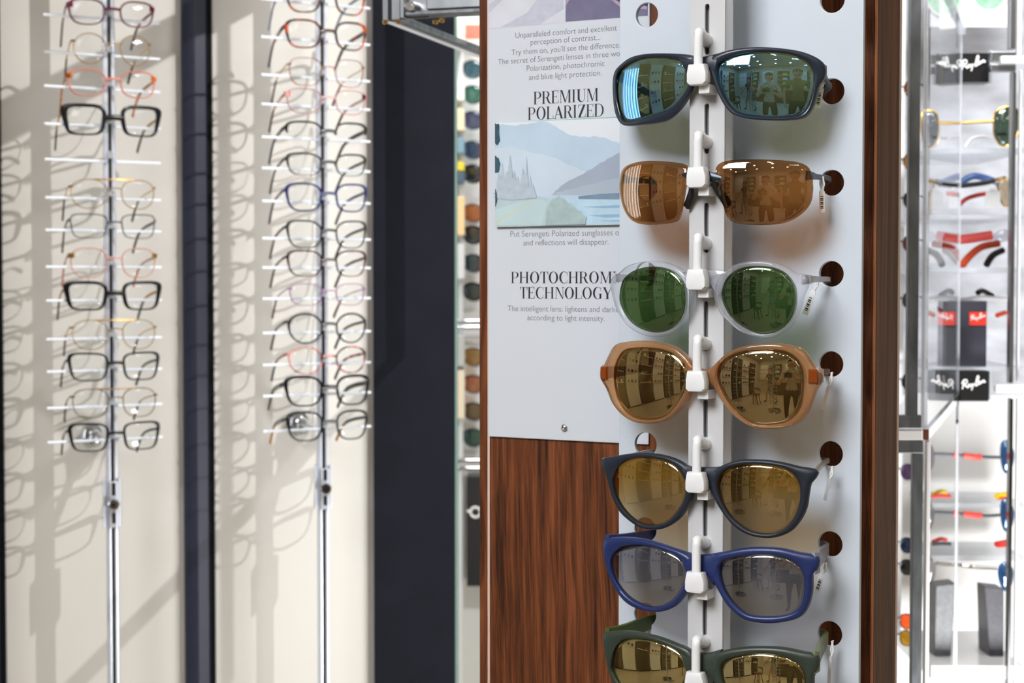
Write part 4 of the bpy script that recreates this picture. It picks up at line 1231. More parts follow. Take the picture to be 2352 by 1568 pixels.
cols = [(52, 92, 108), (34, 104, 88), (60, 74, 116), (44, 68, 104), (22, 24, 26), (196, 108, 30), (20, 22, 24), (26, 46, 50), (30, 44, 38), (168, 124, 44), (176, 100, 52), (110, 82, 36), (24, 78, 62)]
ys = [160, 218, 277, 345, 400, 490, 540, 605, 670, 820, 882, 945, 1005]
FF = Frame((0, YF), 0.0)
for i, (n_, c_, y_) in enumerate(zip(names, cols, ys)):
    lm = lens_mat('far_lens_%d' % i, tuple(min(1, v * 1.0 + .01) for v in lin(c_)), (.9, .95, 1), 0.12)
    zc = at(1088, y_, YF - .05).z
    place = ('above the upper chrome bars' if y_ < 738 else 'below the upper chrome bars')
    eyeglasses('sunglasses', f'distant sunglasses with {n_} lenses, {["topmost","second","third","fourth","fifth","sixth","seventh","eighth","ninth","first","second","third","fourth"][i]} {place}', 'sunglasses', 'distant sunglasses in the gap',
               FF, X(1088, YF) + 0.036, 0.06, zc, 24, 21, p=2.3, lift=.06, wt=2.4, ws=2.2, wb=2.0, fm=E['black'] if i in (4, 6, 8) else E['grey'], lm=lm, tl=50, conv=4, drop=6, N=32)
bx = [(40, 100, (220, 214, 200)), (190, 230, (238, 236, 226)), (250, 300, (232, 214, 180)), (318, 352, (120, 150, 168)), (372, 392, (222, 200, 60)), (396, 420, (70, 92, 112)), (452, 540, (236, 200, 150)), (560, 640, (206, 208, 210)), (770, 840, (176, 180, 178)), (850, 960, (226, 214, 190))]
bn = ['cream', 'white', 'buff', 'blue grey', 'yellow', 'slate', 'peach', 'light grey', 'grey', 'beige']
for (a_, b_, c_), n_ in zip(bx, bn):
    z0, z1 = at(1058, b_, YF - .12).z, at(1058, a_, YF - .12).z
    bb = obj('carton', [G_box(((X(1048, YF) + X(1068, YF)) / 2 + .002, YF - .10, (z0 + z1) / 2), (.021, .06, z1 - z0))], mat('carton_' + n_.replace(' ', '_'), c_, .5), bevel=0.0008)
    tag(bb, f'{n_} carton on the edge of the distant display wall', 'carton', 'cartons on the distant display')
z0, z1 = at(1085, 1352, YF - .1).z, at(1085, 1088, YF - .1).z
bb = thing('black_bin', 'black box with a white looped mark under the distant chrome bars', 'box', (X(1110, YF), YF - .06, z0))
obj('body', [G_box((X(1110, YF), YF - .055, (z0 + z1) / 2), (X(1146, YF) - X(1074, YF), .09, z1 - z0 - .012))], M['black'], bb, bevel=0.002)
lp = at(1092, 1176, YF - .1)
obj('mark', [G_tube([(lp.x + .012 * math.cos(t), YF - .1012, lp.z + .012 * math.sin(t)) for t in [2 * pi * i / 18 for i in range(18)]], .003, 6, loop=True), G_tube([(lp.x + .014, YF - .1012, lp.z - .004), (lp.x + .03, YF - .1012, lp.z - .018)], .003, 6), G_tube([(lp.x - .012, YF - .1012, lp.z), (lp.x - .02, YF - .1012, lp.z + .004)], .003, 6)], M['tag'], bb, smooth=True)

# ---------------------------------------------------------------- bright display case on the right, reflections at its left built as solid copies
def pb(x0, y0, x1, y1, Y, d):
    a, b = at(x0, y1, Y), at(x1, y0, Y)
    return G_box(((a.x + b.x) / 2, Y + d / 2, (a.z + b.z) / 2), (b.x - a.x, d, b.z - a.z))


def tp(pts, r, Y, n=8, dy=0.0):
    q = [at(x, y, Y) + Vector((0, dy * i, 0)) for i, (x, y) in enumerate(pts)]
    return G_tube(catmull([tuple(p) for p in q], 4, False) if len(q) > 2 else q, r, n)


wht = mat('white_gloss', (240, 241, 243), 0.2, spec=0.5)
CY = 1.75
case = thing('display_case', 'brightly lit display case with brushed steel frame and clear shelves', 'display case', (at(2119, 985, CY).x, CY, 0))
obj('steel_post', [pb(2083, -120, 2117, 960, CY, .010)], M['dark_steel'], case, bevel=0.0008)
obj('steel_rail', [pb(1992, 953, 2117, 984, CY - .0002, .010)], M['dark_steel'], case, bevel=0.0008)
obj('steel_post', [pb(2092, 1042, 2121, 1640, CY, .010)], M['dark_steel'], case, bevel=0.0008)
obj('steel_rail', [pb(1992, 1012, 2121, 1041, CY - .0002, .010)], M['dark_steel'], case, bevel=0.0008)
obj('corner_strip', [pb(2119, -120, 2134, 984, CY + .004, .010)], M['acrylic'], case, bevel=0.0008)
obj('corner_strip', [pb(2123, 1013, 2138, 1640, CY + .004, .010)], mat('frosted_strip', (238, 238, 240), .3), case, bevel=0.0008)
CF = Frame((at(2119, 985, CY).x, CY), math.radians(17.4))
zs1, zs0 = at(2119, 986, CY).z, at(2119, 1011, CY).z
obj('shelf_board', [G_poly([(X(1992, CY), CY, zs0), (CF.w(0, 0, 0).x, CY, zs0), (CF.w(0, -.60, 0).x, CF.w(0, -.60, 0).y, zs0), (X(1992, CY) + .18, CF.w(0, -.60, 0).y, zs0)], (0, 0, zs1 - zs0 - .0005))], wht, case, bevel=0.001)
obj('shelf_edge', [G_loft([[CF.w(u, n, z) for u, z in ((.0004, zs0), (.006, zs0), (.006, zs1), (.0004, zs1))] for n in (-.004, -.598)])], M['chrome'], case)
ztp = at(2119, -114, CY).z
obj('shelf_edge', [G_loft([[CF.w(u, n, z) for u, z in ((0, ztp - .004), (.009, ztp - .004), (.009, ztp + .004), (0, ztp + .004))] for n in (-.02, -.597)])], M['acrylic'], case)
obj('side_pane', [G_loft([[CF.w(u, n, z) for u, z in ((.0005, zs1 + .001), (.0035, zs1 + .001), (.0035, ztp - .0045), (.0005, ztp - .0045))] for n in (-.016, -.59)])], lens_mat('veiled_pane', (.88, .9, .92), (1, 1, 1), .22), case)
rc = CF.w(0.002, -.600, 0)
obj('rear_post', [G_box((rc.x, rc.y, ZC / 2), (.0035, .004, ZC - .02))], M['acrylic'], case)
YR = 2.75
obj('back_panel', [pb(1900, -400, 2560, 905, YR, .02)], mat('bright_mottled_panel', (196, 199, 208), .4, noise=.3, scale=11, stretch=(1, 1, 2.5)), case)
obj('back_panel', [pb(1900, 906, 2560, 1760, YR, .02)], mat('white_back_panel', (244, 244, 244), .4), case)
for i, (y0, y1) in enumerate(((340, 352), (493, 503), (614, 626), (843, 851), (1155, 1166), (1276, 1288), (1529, 1560))):
    obj('clear_shelf', [pb(2140, y0, 2352, y1, 2.36 if i not in (4, 5) else 2.56, .24 if i not in (4, 5) else .14)], M['acrylic'] if i < 4 else wht if i == 6 else M['acrylic'], case)
obj('right_post', [pb(2318, 165, 2335, 880, 2.30, .014), pb(2319, -100, 2335, 112, 2.30, .014)], M['steel'], case, bevel=.0008)
obj('right_post', [pb(2313, 915, 2328, 1640, 2.30, .014)], mat('smoked_chrome', (96, 98, 100), .18, metal=1), case, bevel=.001)
obj('right_strip', [pb(2337, -100, 2348, 126, 2.31, .01), pb(2337, 160, 2348, 876, 2.31, .01), pb(2330, 915, 2342, 1640, 2.31, .01)], mat('bright_strip', (244, 246, 248), .2), case, bevel=.0008)
obj('cross_rail', [pb(2276, 118, 2334, 140, 2.301, .013)], M['steel'], case, bevel=.001)
obj('cross_rail', [pb(2276, 147, 2334, 164, 2.301, .013)], M['steel'], case, bevel=.001)
obj('cross_rail', [pb(2300, 128, 2420, 145, 2.285, .012)], wht, case, bevel=.002)
obj('cross_rail', [pb(2288, 884, 2420, 902, 2.285, .012)], wht, case, bevel=.002)

logo = [[(.02, .56), (.10, .74), (.22, .78), (.30, .68), (.26, .56), (.14, .50), (.26, .38), (.34, .28)], [(.14, .72), (.10, .50), (.05, .26)], [(.44, .48), (.37, .46), (.35, .37), (.40, .34), (.45, .44), (.45, .35), (.49, .36)],
        [(.51, .50), (.53, .38), (.58, .40), (.61, .50), (.58, .32), (.52, .12)], [(.64, .44), (.68, .45)], [(.72, .32), (.76, .58), (.82, .86), (.89, .86), (.87, .68), (.77, .58), (.88, .56), (.88, .42), (.76, .34)],
        [(1.0, .56), (.93, .53), (.92, .44), (.97, .42), (1.01, .54), (1.02, .44)], [(1.05, .46), (1.07, .58), (1.09, .48), (1.13, .60), (1.17, .56), (1.18, .47), (1.24, .52)]]


def script(px0, py0, px1, py1, Y, rise, r, mirror=False, keep=None):
    geos = []
    for st in logo:
        if keep and st[0][0] < keep:
            continue
        pts = []
        for x, y in st:
            q = x / 1.25
            if mirror:
                q = 1 - q
            pts.append((px0 + (px1 - px0) * q, py1 - (py1 - py0) * y - rise * (q if not mirror else 1 - q)))
        geos.append(G_tube([tuple(at(x, y, Y)) for x, y in catmull(pts, 3, False)], r, 6))
    return geos


red = mat('red_label', (226, 62, 46), .4)
dk = mat('charcoal_card', (58, 58, 70), .45)
gy = mat('grey_reflection', (112, 114, 118), .3)
s1 = thing('sign_block', 'small black block with white brand script, on the upper clear rail of the case', 'sign', at(2236, 190, 2.33), 'brand signs in the case')
obj('face', [pb(2204, 120, 2272, 189, 2.33, .03)], M['black'], s1, bevel=.001)
obj('mirrored_face', [pb(2167, 122, 2203, 190, 2.33, .03)], gy, s1, bevel=.001)  # mirror image of the block, built as a solid grey face
obj('end_cap', [pb(2273, 115, 2279, 190, 2.327, .034)], M['acrylic'], s1)
obj('lettering', script(2207, 130, 2264, 172, 2.3285, 10, .0009), M['tag'], s1)
obj('lettering', script(2150, 132, 2203, 174, 2.3285, 8, .0008, True, .7), M['tag'], s1)['label'] = 'reflected white script'
s2 = thing('sign_block', 'small black block with white brand script, under the charcoal card', 'sign', at(2238, 925, 2.30), 'brand signs in the case')
obj('face', [pb(2205, 852, 2272, 922, 2.30, .03)], M['black'], s2, bevel=.001)
obj('mirrored_face', [pb(2160, 850, 2204, 920, 2.30, .03)], gy, s2, bevel=.001)  # solid copy standing for the lower block's reflection
obj('end_cap', [pb(2273, 852, 2278, 918, 2.297, .034)], M['acrylic'], s2)
obj('lettering', script(2208, 864, 2264, 904, 2.2985, 8, .0009), M['tag'], s2)
obj('lettering', script(2150, 864, 2203, 904, 2.2985, 8, .0008, True, .7), M['tag'], s2)['label'] = 'reflected white script'
s3 = thing('display_card', 'tall charcoal card with a red label and white brand script', 'sign', at(2236, 843, 2.38), 'brand signs in the case')
obj('face', [pb(2204, 691, 2267, 841, 2.38, .02)], dk, s3, bevel=.0006)
obj('mirrored_face', [pb(2173, 692, 2203, 841, 2.38, .02)], gy, s3, bevel=.0006)  # reflection of the card, built as a solid grey face
obj('red_label', [pb(2226, 716, 2266, 747, 2.3785, .001)], red, s3)
obj('red_label', [pb(2173, 717, 2202, 747, 2.3785, .001)], mat('reflected_red', (206, 92, 84), .4), s3)  # reflection of the red label, put in as a paler plate
obj('lettering', script(2229, 719, 2264, 742, 2.378, 5, .0006), M['tag'], s3)
obj('lettering', script(2160, 719, 2200, 742, 2.378, 4, .0006, True, .55), M['tag'], s3)['label'] = 'reflected white script'
for y0, y1, lb in ((30, 112, 'above the upper black sign block'), (918, 974, 'below the lower black sign block')):
    z0, z1 = at(2199, y1, 2.26).z, at(2199, y0, 2.26).z
    c = at(2199, y0, 2.26)
    o = obj('cable_tie', [G_lathe([(.0004, 0), (.0016, (z1 - z0) * .06), (.0022, (z1 - z0) * .12), (.0009, (z1 - z0) * .22), (.0008, (z1 - z0) * .75), (.0020, (z1 - z0) * .86), (.0014, (z1 - z0) * .94), (.0004, z1 - z0)], (c.x, 2.26, z0), 12)], M['black'], smooth=True)
    tag(o, f'thin black cable tie {lb}', 'cable tie', 'cable ties in the case')


def pair(label, Y, bar, barmat, rb, lenses=(), temples=(), extra=()):
    """eyewear lying on a clear shelf: top bar, lenses (outline, material), temples (path, radius, material)"""
    p0 = at(*bar[len(bar) // 2], Y)
    r = thing('sunglasses', label, 'sunglasses', p0, 'eyewear in the bright case')
    obj('front_bar', [tp(bar, rb, Y)], barmat, r, smooth=True)
    for pts, lm, rm in lenses:
        q = [tuple(at(x, y, Y + .003)) for x, y in catmull(pts, 5)]
        cx = Vector([sum(c) / len(q) for c in zip(*q)])
        ln = obj('lens', [G_loft([[Vector(v) * k + cx * (1 - k) + Vector((0, -0.004 * (1 - k * k) + d, 0)) for v in q] for k, d in ((.02, 0), (.35, 0), (.7, 0), (1, 0), (1, .0016), (.6, .0016), (.02, .0016))])], lm, r, smooth='all')
        if rm:
            obj('rim', [G_tube([v for v in q], .0012, 8, loop=True)], rm, ln, smooth=True)
    for pts, rr, tm in temples:
        obj('temple', [tp(pts, rr, Y + .004, 8, .012)], tm, r, smooth=True)
    for nm, gs, mm in extra:
        obj(nm, gs, mm, r)
    return r


dgl = lens_mat('dark_green_lens', (.06, .10, .07), (.8, .9, .8), .12)
pgl = lens_mat('pale_lens', (.62, .62, .66), (.9, .9, 1), .12)
bll = lens_mat('blue_lens', (.02, .08, .22), (.5, .7, 1), .2)
rd = mat('red_plastic', (226, 70, 60), .3)
orr = mat('orange_red_plastic', (238, 92, 50), .3)
wp = mat('white_acetate', (226, 226, 232), .3)
pair('gold rimmed sunglasses with dark green lenses on the upper clear shelf', 2.42, [(2156, 284), (2200, 283), (2282, 278)], M['gold'], .0022,
     [([(2284, 262), (2300, 248), (2330, 246), (2342, 270), (2336, 310), (2316, 334), (2296, 332), (2284, 310), (2282, 285)], dgl, M['gold']), ([(2118, 262), (2136, 254), (2150, 262), (2156, 284), (2158, 316), (2150, 336), (2130, 338), (2120, 320)], pgl, M['gold'])],
     [([(2290, 308), (2318, 306)], .0016, M['gold']), ([(2142, 316), (2180, 316)], .0016, M['gold'])])  # left lens and bar end are the pair's reflection, built solid
pair('black and gold browline sunglasses on the second clear shelf', 2.42, [(2164, 424), (2200, 427), (2262, 420), (2284, 414)], E['black'], .0034,
     [([(2290, 416), (2316, 412), (2330, 440), (2316, 472), (2302, 468), (2294, 440)], lens_mat('tan_lens', (.55, .42, .28), (1, 1, 1), .1), M['gold'])],
     [([(2284, 414), (2314, 406)], .0022, M['gold']), ([(2134, 416), (2166, 424)], .0020, M['gold']), ([(2136, 440), (2142, 492)], .0022, M['gold'])])
pair('blue sunglasses with a red temple behind the black and gold pair', 2.52, [(2206, 420), (2240, 404), (2296, 420)], mat('sky_blue_plastic', (98, 140, 214), .3), .005, [], [([(2204, 470), (2224, 456), (2256, 446), (2296, 440)], .0034, rd), ([(2216, 340), (2236, 318), (2266, 310), (2290, 312)], .0022, wp)])
pair('red and grey sport visor sunglasses on the third clear shelf', 2.42, [(2168, 545), (2204, 550), (2278, 540)], rd, .0065,
     [([(2284, 536), (2312, 526), (2318, 548), (2304, 556), (2284, 552)], pgl, None)], [([(2208, 612), (2232, 588), (2266, 566), (2310, 558)], .0052, orr), ([(2148, 556), (2172, 562), (2202, 566)], .0034, rd), ([(2164, 574), (2184, 584), (2206, 602)], .0030, E['grey']), ([(2266, 608), (2286, 586), (2314, 574)], .0048, E['black'])])
pair('pale grey sunglasses with orange temple on the fourth clear shelf', 2.45, [(2136, 690), (2168, 682), (2204, 690), (2250, 684), (2316, 688)], wp, .0036, [], [([(2290, 724), (2314, 718)], .0036, orr), ([(2150, 706), (2168, 714)], .003, rd), ([(2246, 672), (2262, 668), (2290, 680)], .004, E['black'])])
for k_, (ya, yb, y2, lb) in enumerate(((1042, 1049, 1058, 'upper'), (1176, 1184, 1190, 'lower'))):
    pair(f'slim dark sunglasses with red bridge and blue lens, {lb} pair in the white compartment', 2.40, [(2146, ya), (2190, ya + 2), (2262, yb), (2300, y2 - 8)], E['grey'], .0022,
         [([(2300, ya - 25), (2316, ya - 30), (2330, ya), (2322, ya + 40), (2306, ya + 42), (2298, ya + 10)], bll, None), ([(2126, ya - 26), (2140, ya - 20), (2147, ya), (2146, ya + 22), (2138, ya + 38), (2126, ya + 36)], pgl, None)], [],
         [('red_bridge', [tp([(2190, ya + 2), (2200, ya + 3)], .0038, 2.399), tp([(2213, ya + 4), (2240, ya + 7), (2254, yb)], .0044, 2.399)], rd)])
pair('slim silver sunglasses lowest in the white compartment', 2.40, [(2150, 1293), (2196, 1296), (2236, 1301), (2290, 1304)], M['chrome'], .0030,
     [([(2294, 1300), (2312, 1290), (2328, 1310), (2322, 1350), (2306, 1356), (2294, 1330)], bll, None), ([(2126, 1276), (2140, 1282), (2149, 1298), (2148, 1322), (2138, 1344), (2126, 1340)], pgl, None)])
yl = mat('yellow_plastic', (250, 216, 40), .35)
for y_, c1, lb in ((1134, yl, 'yellow and red'), (1244, rd, 'red and grey')):
    pair(f'{lb} temples of folded sunglasses in the white compartment', 2.5, [(2140, y_ + 6), (2160, y_ + 4), (2184, y_ + 5)], rd if c1 is yl else E['grey'], .0028, [], [([(2144, y_ - 1), (2164, y_ - 4), (2182, y_ + 1)], .003, c1), ([(2288, y_ + 5), (2318, y_ + 3)], .0042, c1), ([(2292, y_ + 9), (2320, y_ + 10)], .003, rd)])
for lb, p8 in (('nearer the side pane', ((2150, 1345), (2196, 1340), (2184, 1512), (2146, 1505))), ('nearer the right post', ((2261, 1347), (2306, 1352), (2306, 1526), (2274, 1520)))):
    q = [at(x, y, 2.42) for x, y in p8]
    b = obj('display_stand', [G_hexa([q[3], q[2], q[2] + Vector((0, .06, 0)), q[3] + Vector((0, .06, 0)), q[0], q[1], q[1] + Vector((0, .04, 0)), q[0] + Vector((0, .04, 0))])], mat('speckled_grey_' + lb[-4:], (92, 94, 98) if 'pane' in lb else (66, 66, 76), .4, noise=.25, scale=160), bevel=.001)  # the paler stand by the pane is the other one's reflection, built solid
    tag(b, f'tapered dark grey stand at the bottom of the case, {lb}', 'stand', 'dark stands in the case')
for (x, y, w_, h_), lb in (((2191, 458, 24, 40), 'beside the black and gold pair'), ((2281, 458, 34, 40), 'beneath the gold hinge of the black pair'), ((2150, 580, 28, 48), 'under the red visor sunglasses'), ((2143, 724, 18, 56), 'on the pale grey sunglasses')):
    b = obj('price_tag', [pb(x - w_ / 2, y - h_ / 2, x + w_ / 2, y + h_ / 2, 2.40, .0008), pb(x - w_ / 5, y - h_ / 2 - 8, x + w_ / 5, y - h_ / 2 + 1, 2.40, .0008)], M['tag'])
    tag(b, f'plain white price tag in the case {lb}', 'tag', 'price tags in the case')
# small sunglasses glimpsed in the slit between the tower and the steel post
sl = [(205, (190, 96, 24), 'orange'), (372, (226, 140, 20), 'bright amber'), (460, (24, 26, 28), 'black'), (560, (120, 20, 18), 'dark red'), (690, (60, 52, 44), 'brown'), (876, (14, 14, 14), 'jet black'), (1082, (120, 84, 140), 'purple'), (1250, (28, 52, 96), 'navy'), (1300, (44, 46, 52), 'charcoal'), (1424, (220, 84, 30), 'red orange'), (1462, (240, 180, 30), 'yellow')]
obj('slit_panel', [pb(1980, -400, 2084, 1700, 2.62, .01)], mat('slit_white', (232, 234, 236), .4), case)
for y_, c_, n_ in sl:
    lm = lens_mat('slit_lens_' + n_.replace(' ', '_'), tuple(lin(c_)), (1, 1, 1), .12)
    zc = at(2074, y_, 2.5).z
    eyeglasses('sunglasses', f'small {n_} sunglasses glimpsed in the slit between tower and steel post', 'sunglasses', 'sunglasses in the slit', Frame((0, 2.56), math.radians(50)), 0, .0, zc, 16, 17, p=2.4, gap=4, fm=E['black'], lm=lm, tl=30, conv=3, drop=4, N=24, k=.62).location = Vector((X(2067, 2.5), 2.5, zc))

gc = thing('advert_card', 'pale advert card with two large green ovals at the very top of the case', 'card', at(2230, 20, 2.62))
obj('sheet', [pb(2136, -130, 2318, 62, 2.62, .004)], wht, gc)
grn = mat('leafy_green', (150, 206, 168), .3, noise=.4, scale=60)
for cx_, w_, h_, cy_ in ((2168, 44, 60, -22), (2272, 46, 56, -30)):
    q = [tuple(at(cx_ + w_ * math.cos(2 * pi * i / 40), cy_ + h_ * math.sin(2 * pi * i / 40), 2.6195)) for i in range(40)]
    ov = obj('oval', [G_poly(q, (0, -.0006, 0))], grn, gc)
    obj('rim', [G_tube(q, .003, 8, loop=True)], M['white_plastic'], ov, smooth=True)

# ---------------------------------------------------------------- the shop around: floor, walls, ceiling, lamps
XL, XR, YN, YFW = -3.2, 3.0, -4.2, 5.2
fl = mat('beige_floor_tile', (196, 184, 164), 0.28, spec=0.5, noise=.04, scale=4)
struct(obj('floor', [G_box(((XL + XR) / 2, (YN + YFW) / 2, -0.05), (XR - XL + .4, YFW - YN + .4, .1))], fl))
struct(obj('ceiling', [G_box(((XL + XR) / 2, (YN + YFW) / 2, ZC + .05), (XR - XL + .4, YFW - YN + .4, .1))], mat('white_ceiling', (222, 222, 220), .8)))
wl = mat('shop_wall', (205, 198, 186), .7)
struct(obj('wall_left', [G_box((XL - .05, (YN + YFW) / 2, ZC / 2), (.1, YFW - YN, ZC))], wl))
struct(obj('wall_right', [G_box((XR + .05, (YN + YFW) / 2, ZC / 2), (.1, YFW - YN, ZC))], wl))
struct(obj('wall_back', [G_box(((XL + XR) / 2, YN - .05, ZC / 2), (XR - XL, .1, ZC))], wl))
struct(obj('wall_front', [G_box(((XL + XR) / 2, YFW + .05, ZC / 2), (XR - XL, .1, ZC))], wl))

# ceiling downlights
em = mat('lamp_glow', (255, 250, 240), .5, emit=(255, 248, 236), es=LAMP_E)
l0 = None
LN = []
for iy, yy in enumerate((-3.5, -2.7, -1.9, -1.1, -0.3)):
    for ix, xx in enumerate((-2.6, -1.7, -0.85, 0.15, 1.0, 1.9)):
        LN.append((xx, yy, iy, ix))
ROWN = ['row against the back wall', 'second row from the back wall', 'middle row', 'row over the photographer', 'row nearest the tower']
COLN = ['first', 'second', 'third', 'fourth', 'fifth', 'sixth']
for xx, yy, iy, ix in LN:
    lab = f'round ceiling downlight, {COLN[ix]} from the left wall, {ROWN[iy]}'
    if l0 is None:
        l0 = thing('ceiling_lamp', lab, 'lamp', (xx, yy, ZC), 'ceiling downlights')
        obj('housing', [G_lathe([(.052, -.0005), (.075, -.0005), (.078, -.008), (.070, -.014), (.052, -.012), (.050, -.0008)], (xx, yy, ZC), 32)], M['white_plastic'], l0, smooth=True)
        obj('diffuser', [G_lathe([(.0005, -.006), (.049, -.006), (.049, -.002), (.0005, -.002)], (xx, yy, ZC), 32)], em, l0)
    else:
        c = copy_tree(l0)
        c.location = (xx, yy, ZC)
        c['label'] = lab
t = thing('track_spot', 'white ceiling spotlight aimed at the eyeglasses racks', 'lamp', (KEY[0], KEY[1], ZC))
ax = (Vector((-0.45, 2.8, H - 0.1)) - Vector(KEY)).normalized()
k0 = Vector(KEY)
obj('head', [G_tube([k0 - ax * .14, k0 - ax * .13, k0 - ax * .02, k0 + ax * .012], [.02, .036, .042, .045], 24, caps=False), G_tube([k0 - ax * .139, k0 - ax * .131], [.021, .034], 24)], M['white_plastic'], t, smooth=True)
obj('stem', [G_tube([k0 - ax * .09 + Vector((0, 0, .03)), (KEY[0] - ax.x * .09, KEY[1] - ax.y * .09, ZC - .002)], .010, 12)], M['white_plastic'], t, smooth=True)

tl_ = thing('fill_panel', 'square tilted panel lamp under the ceiling aimed at the walnut tower', 'lamp', (-.95, -.55, ZC))  # invented housing for the added tower fill light
tc = Vector((-.95, -.55, 2.5))
td = (Vector((.15, 1.2, H)) - tc).normalized()
tx_ = td.cross(Vector((0, 0, 1))).normalized()
ty_ = tx_.cross(td).normalized()
obj('housing', [G_box(tc - td * .03, (.88, .88, .03), (tx_, ty_, td))], M['white_plastic'], tl_, bevel=.004)
obj('hanger', [G_tube([tc - td * .05, (tc.x - td.x * .05, tc.y - td.y * .05, ZC - .002)], .012, 10)], M['white_plastic'], tl_, smooth=True)

# backlit shelving along the left wall
bk = thing('backlit_shelving', 'tall backlit white shelving along the left wall of the shop', 'shelving', (XL + .2, 2.9, 0))
obj('light_panel', [G_box((XL + .02, 2.9, 1.45), (.02, 1.3, 1.7))], mat('panel_glow', (250, 252, 255), .5, emit=(240, 246, 255), es=1.7), bk)
for i in range(7):
    obj('upright', [G_box((XL + .14, 2.27 + i * .21, 1.25), (.2, .03, 2.4))], M['white_plastic'], bk)
for z in (.6, 1.0, 1.4, 1.8, 2.2):
    obj('shelf_board', [G_box((XL + .13, 2.9, z), (.17, 1.24, .02))], M['clear_glass'] if z > .7 else M['white_plastic'], bk)
obj('base', [G_box((XL + .2, 2.9, .25), (.34, 1.32, .5))], M['wood_side'], bk, bevel=.004)
dkc = mat('dark_counter', (58, 46, 38), .4)
ct = thing('counter', 'long dark wood counter along the back wall', 'counter', (.2, YN + .4, 0))
obj('body', [G_box((.2, YN + .35, .45), (3.6, .6, .86))], dkc, ct, bevel=.004)
obj('worktop', [G_box((.2, YN + .35, .9), (3.7, .66, .036))], M['wood'], ct, bevel=.004)
obj('plinth', [G_box((.2, YN + .33, .01), (3.5, .5, .02))], M['black'], ct)
for i, (x, c, n_) in enumerate(((-2.5, (230, 226, 220), 'white'), (-1.45, (62, 50, 42), 'dark brown'), (-.4, (226, 228, 232), 'pale grey'), (.65, (70, 56, 44), 'brown'), (1.7, (232, 232, 232), 'bright white'), (2.5, (64, 54, 48), 'deep brown'))):
    b = thing('wall_cabinet', f'tall {n_} wall cabinet above the back counter', 'cabinet', (x, YN + .1, 1.1), 'cabinets on the back wall')
    obj('carcass', [G_box((x, YN + .09, 1.75), (.74, .17, 1.3))], mat('cabinet_' + n_.replace(' ', '_'), c, .5), b, bevel=.004)
    for z in (1.35, 1.7, 2.05):
        obj('shelf', [G_box((x, YN + .20, z), (.70, .05, .02))], M['white_plastic'], b)
    for z, cc in ((1.45, (120, 196, 90)), (1.80, (210, 210, 214)), (2.15, (180, 190, 60))):
        if i % 2 == 1:
            obj('display_box', [G_box((x + .1, YN + .2, z), (.3, .05, .16))], mat('box_%d_%d' % (i, int(z * 100)), cc, .5), b)
for i, (y, c, n_) in enumerate(((1.95, (66, 54, 46), 'umber brown'), (1.15, (218, 216, 210), 'ivory white'), (.35, (60, 48, 40), 'walnut brown'), (-.45, (228, 230, 234), 'pale white'), (-1.25, (74, 58, 46), 'mid brown'), (-2.05, (224, 222, 218), 'cream white'), (-2.85, (58, 48, 42), 'dark walnut'))):
    b = thing('wall_cabinet', f'tall {n_} wall cabinet along the left wall of the shop', 'cabinet', (XL + .1, y, 0), 'cabinets on the left wall')
    obj('carcass', [G_box((XL + .16, y, 1.2), (.3, .7, 2.3))], mat('side_cabinet_%d' % i, c, .5), b, bevel=.004)
    for z in (.9, 1.25, 1.6, 1.95):
        obj('shelf', [G_box((XL + .35, y, z), (.08, .62, .02))], M['white_plastic'], b)
        for q in range(3):
            obj('display_box', [G_box((XL + .355, y - .2 + q * .2, z + .06), (.05, .09, .09))], mat('side_box_%d_%d_%d' % (i, int(z * 100), q), random.choice([(40, 40, 44), (200, 60, 50), (230, 230, 230), (120, 150, 90), (90, 60, 40)]), .5), b)
    obj('plinth', [G_box((XL + .15, y, .024), (.28, .66, .048))], M['black'], b)
# second rack of prongs seen in the lens reflections
sp = thing('spinner_stand', 'tall clear spinner stand with round chrome base behind the photographer', 'display stand', (-.62, -1.05, 0), 'spinner stands')
obj('base', [G_lathe([(.001, 0), (.24, 0), (.25, .01), (.24, .03), (.03, .045), (.001, .045)], (-.62, -1.05, 0), 40)], M['chrome'], sp, smooth=30)
obj('pole', [G_tube([(-.62, -1.05, .045), (-.62, -1.05, 1.9)], .018, 16)], M['chrome'], sp, smooth=True)
for q in range(4):
    a = q * pi / 2 + .5
    px_, py_ = -.62 + .15 * math.cos(a), -1.05 + .15 * math.sin(a)
    obj('upright', [G_tube([(px_, py_, .3), (px_, py_, 1.85)], .006, 8)], M['steel'], sp, smooth=True)
for i in range(12):
    z = .4 + i * .125
    obj('tier', [G_tube([(-.62 + .15 * math.cos(2 * pi * j / 24), -1.05 + .15 * math.sin(2 * pi * j / 24), z) for j in range(24)], .005, 8, loop=True), G_box((-.62, -1.05, z), (.28, .010, .008)), G_box((-.62, -1.05, z + .001), (.010, .28, .008))], M['steel'], sp, smooth=True)
c = copy_tree(sp)
c.location = (-1.75, -.35, 0)
c['label'] = 'tall clear spinner stand with round chrome base near the backlit shelving'
st = thing('stool', 'brown wooden stool with a padded seat on the beige floor', 'stool', (-1.55, -1.35, 0))
br = mat('brown_leather', (96, 64, 40), .5)
obj('seat', [G_lathe([(.001, .46), (.19, .46), (.2, .48), (.19, .52), (.001, .53)], (-1.55, -1.35, 0), 32)], br, st, smooth=40)
obj('backrest', [G_tube([(-1.55 + .19 * math.cos(a), -1.35 + .19 * math.sin(a), .74) for a in [pi * .9 + pi * 1.2 * i / 14 for i in range(15)]], .028, 10), G_tube([(-1.72, -1.45, .5), (-1.72, -1.45, .74)], .014, 8), G_tube([(-1.38, -1.45, .5), (-1.38, -1.45, .74)], .014, 8)], br, st, smooth=True)
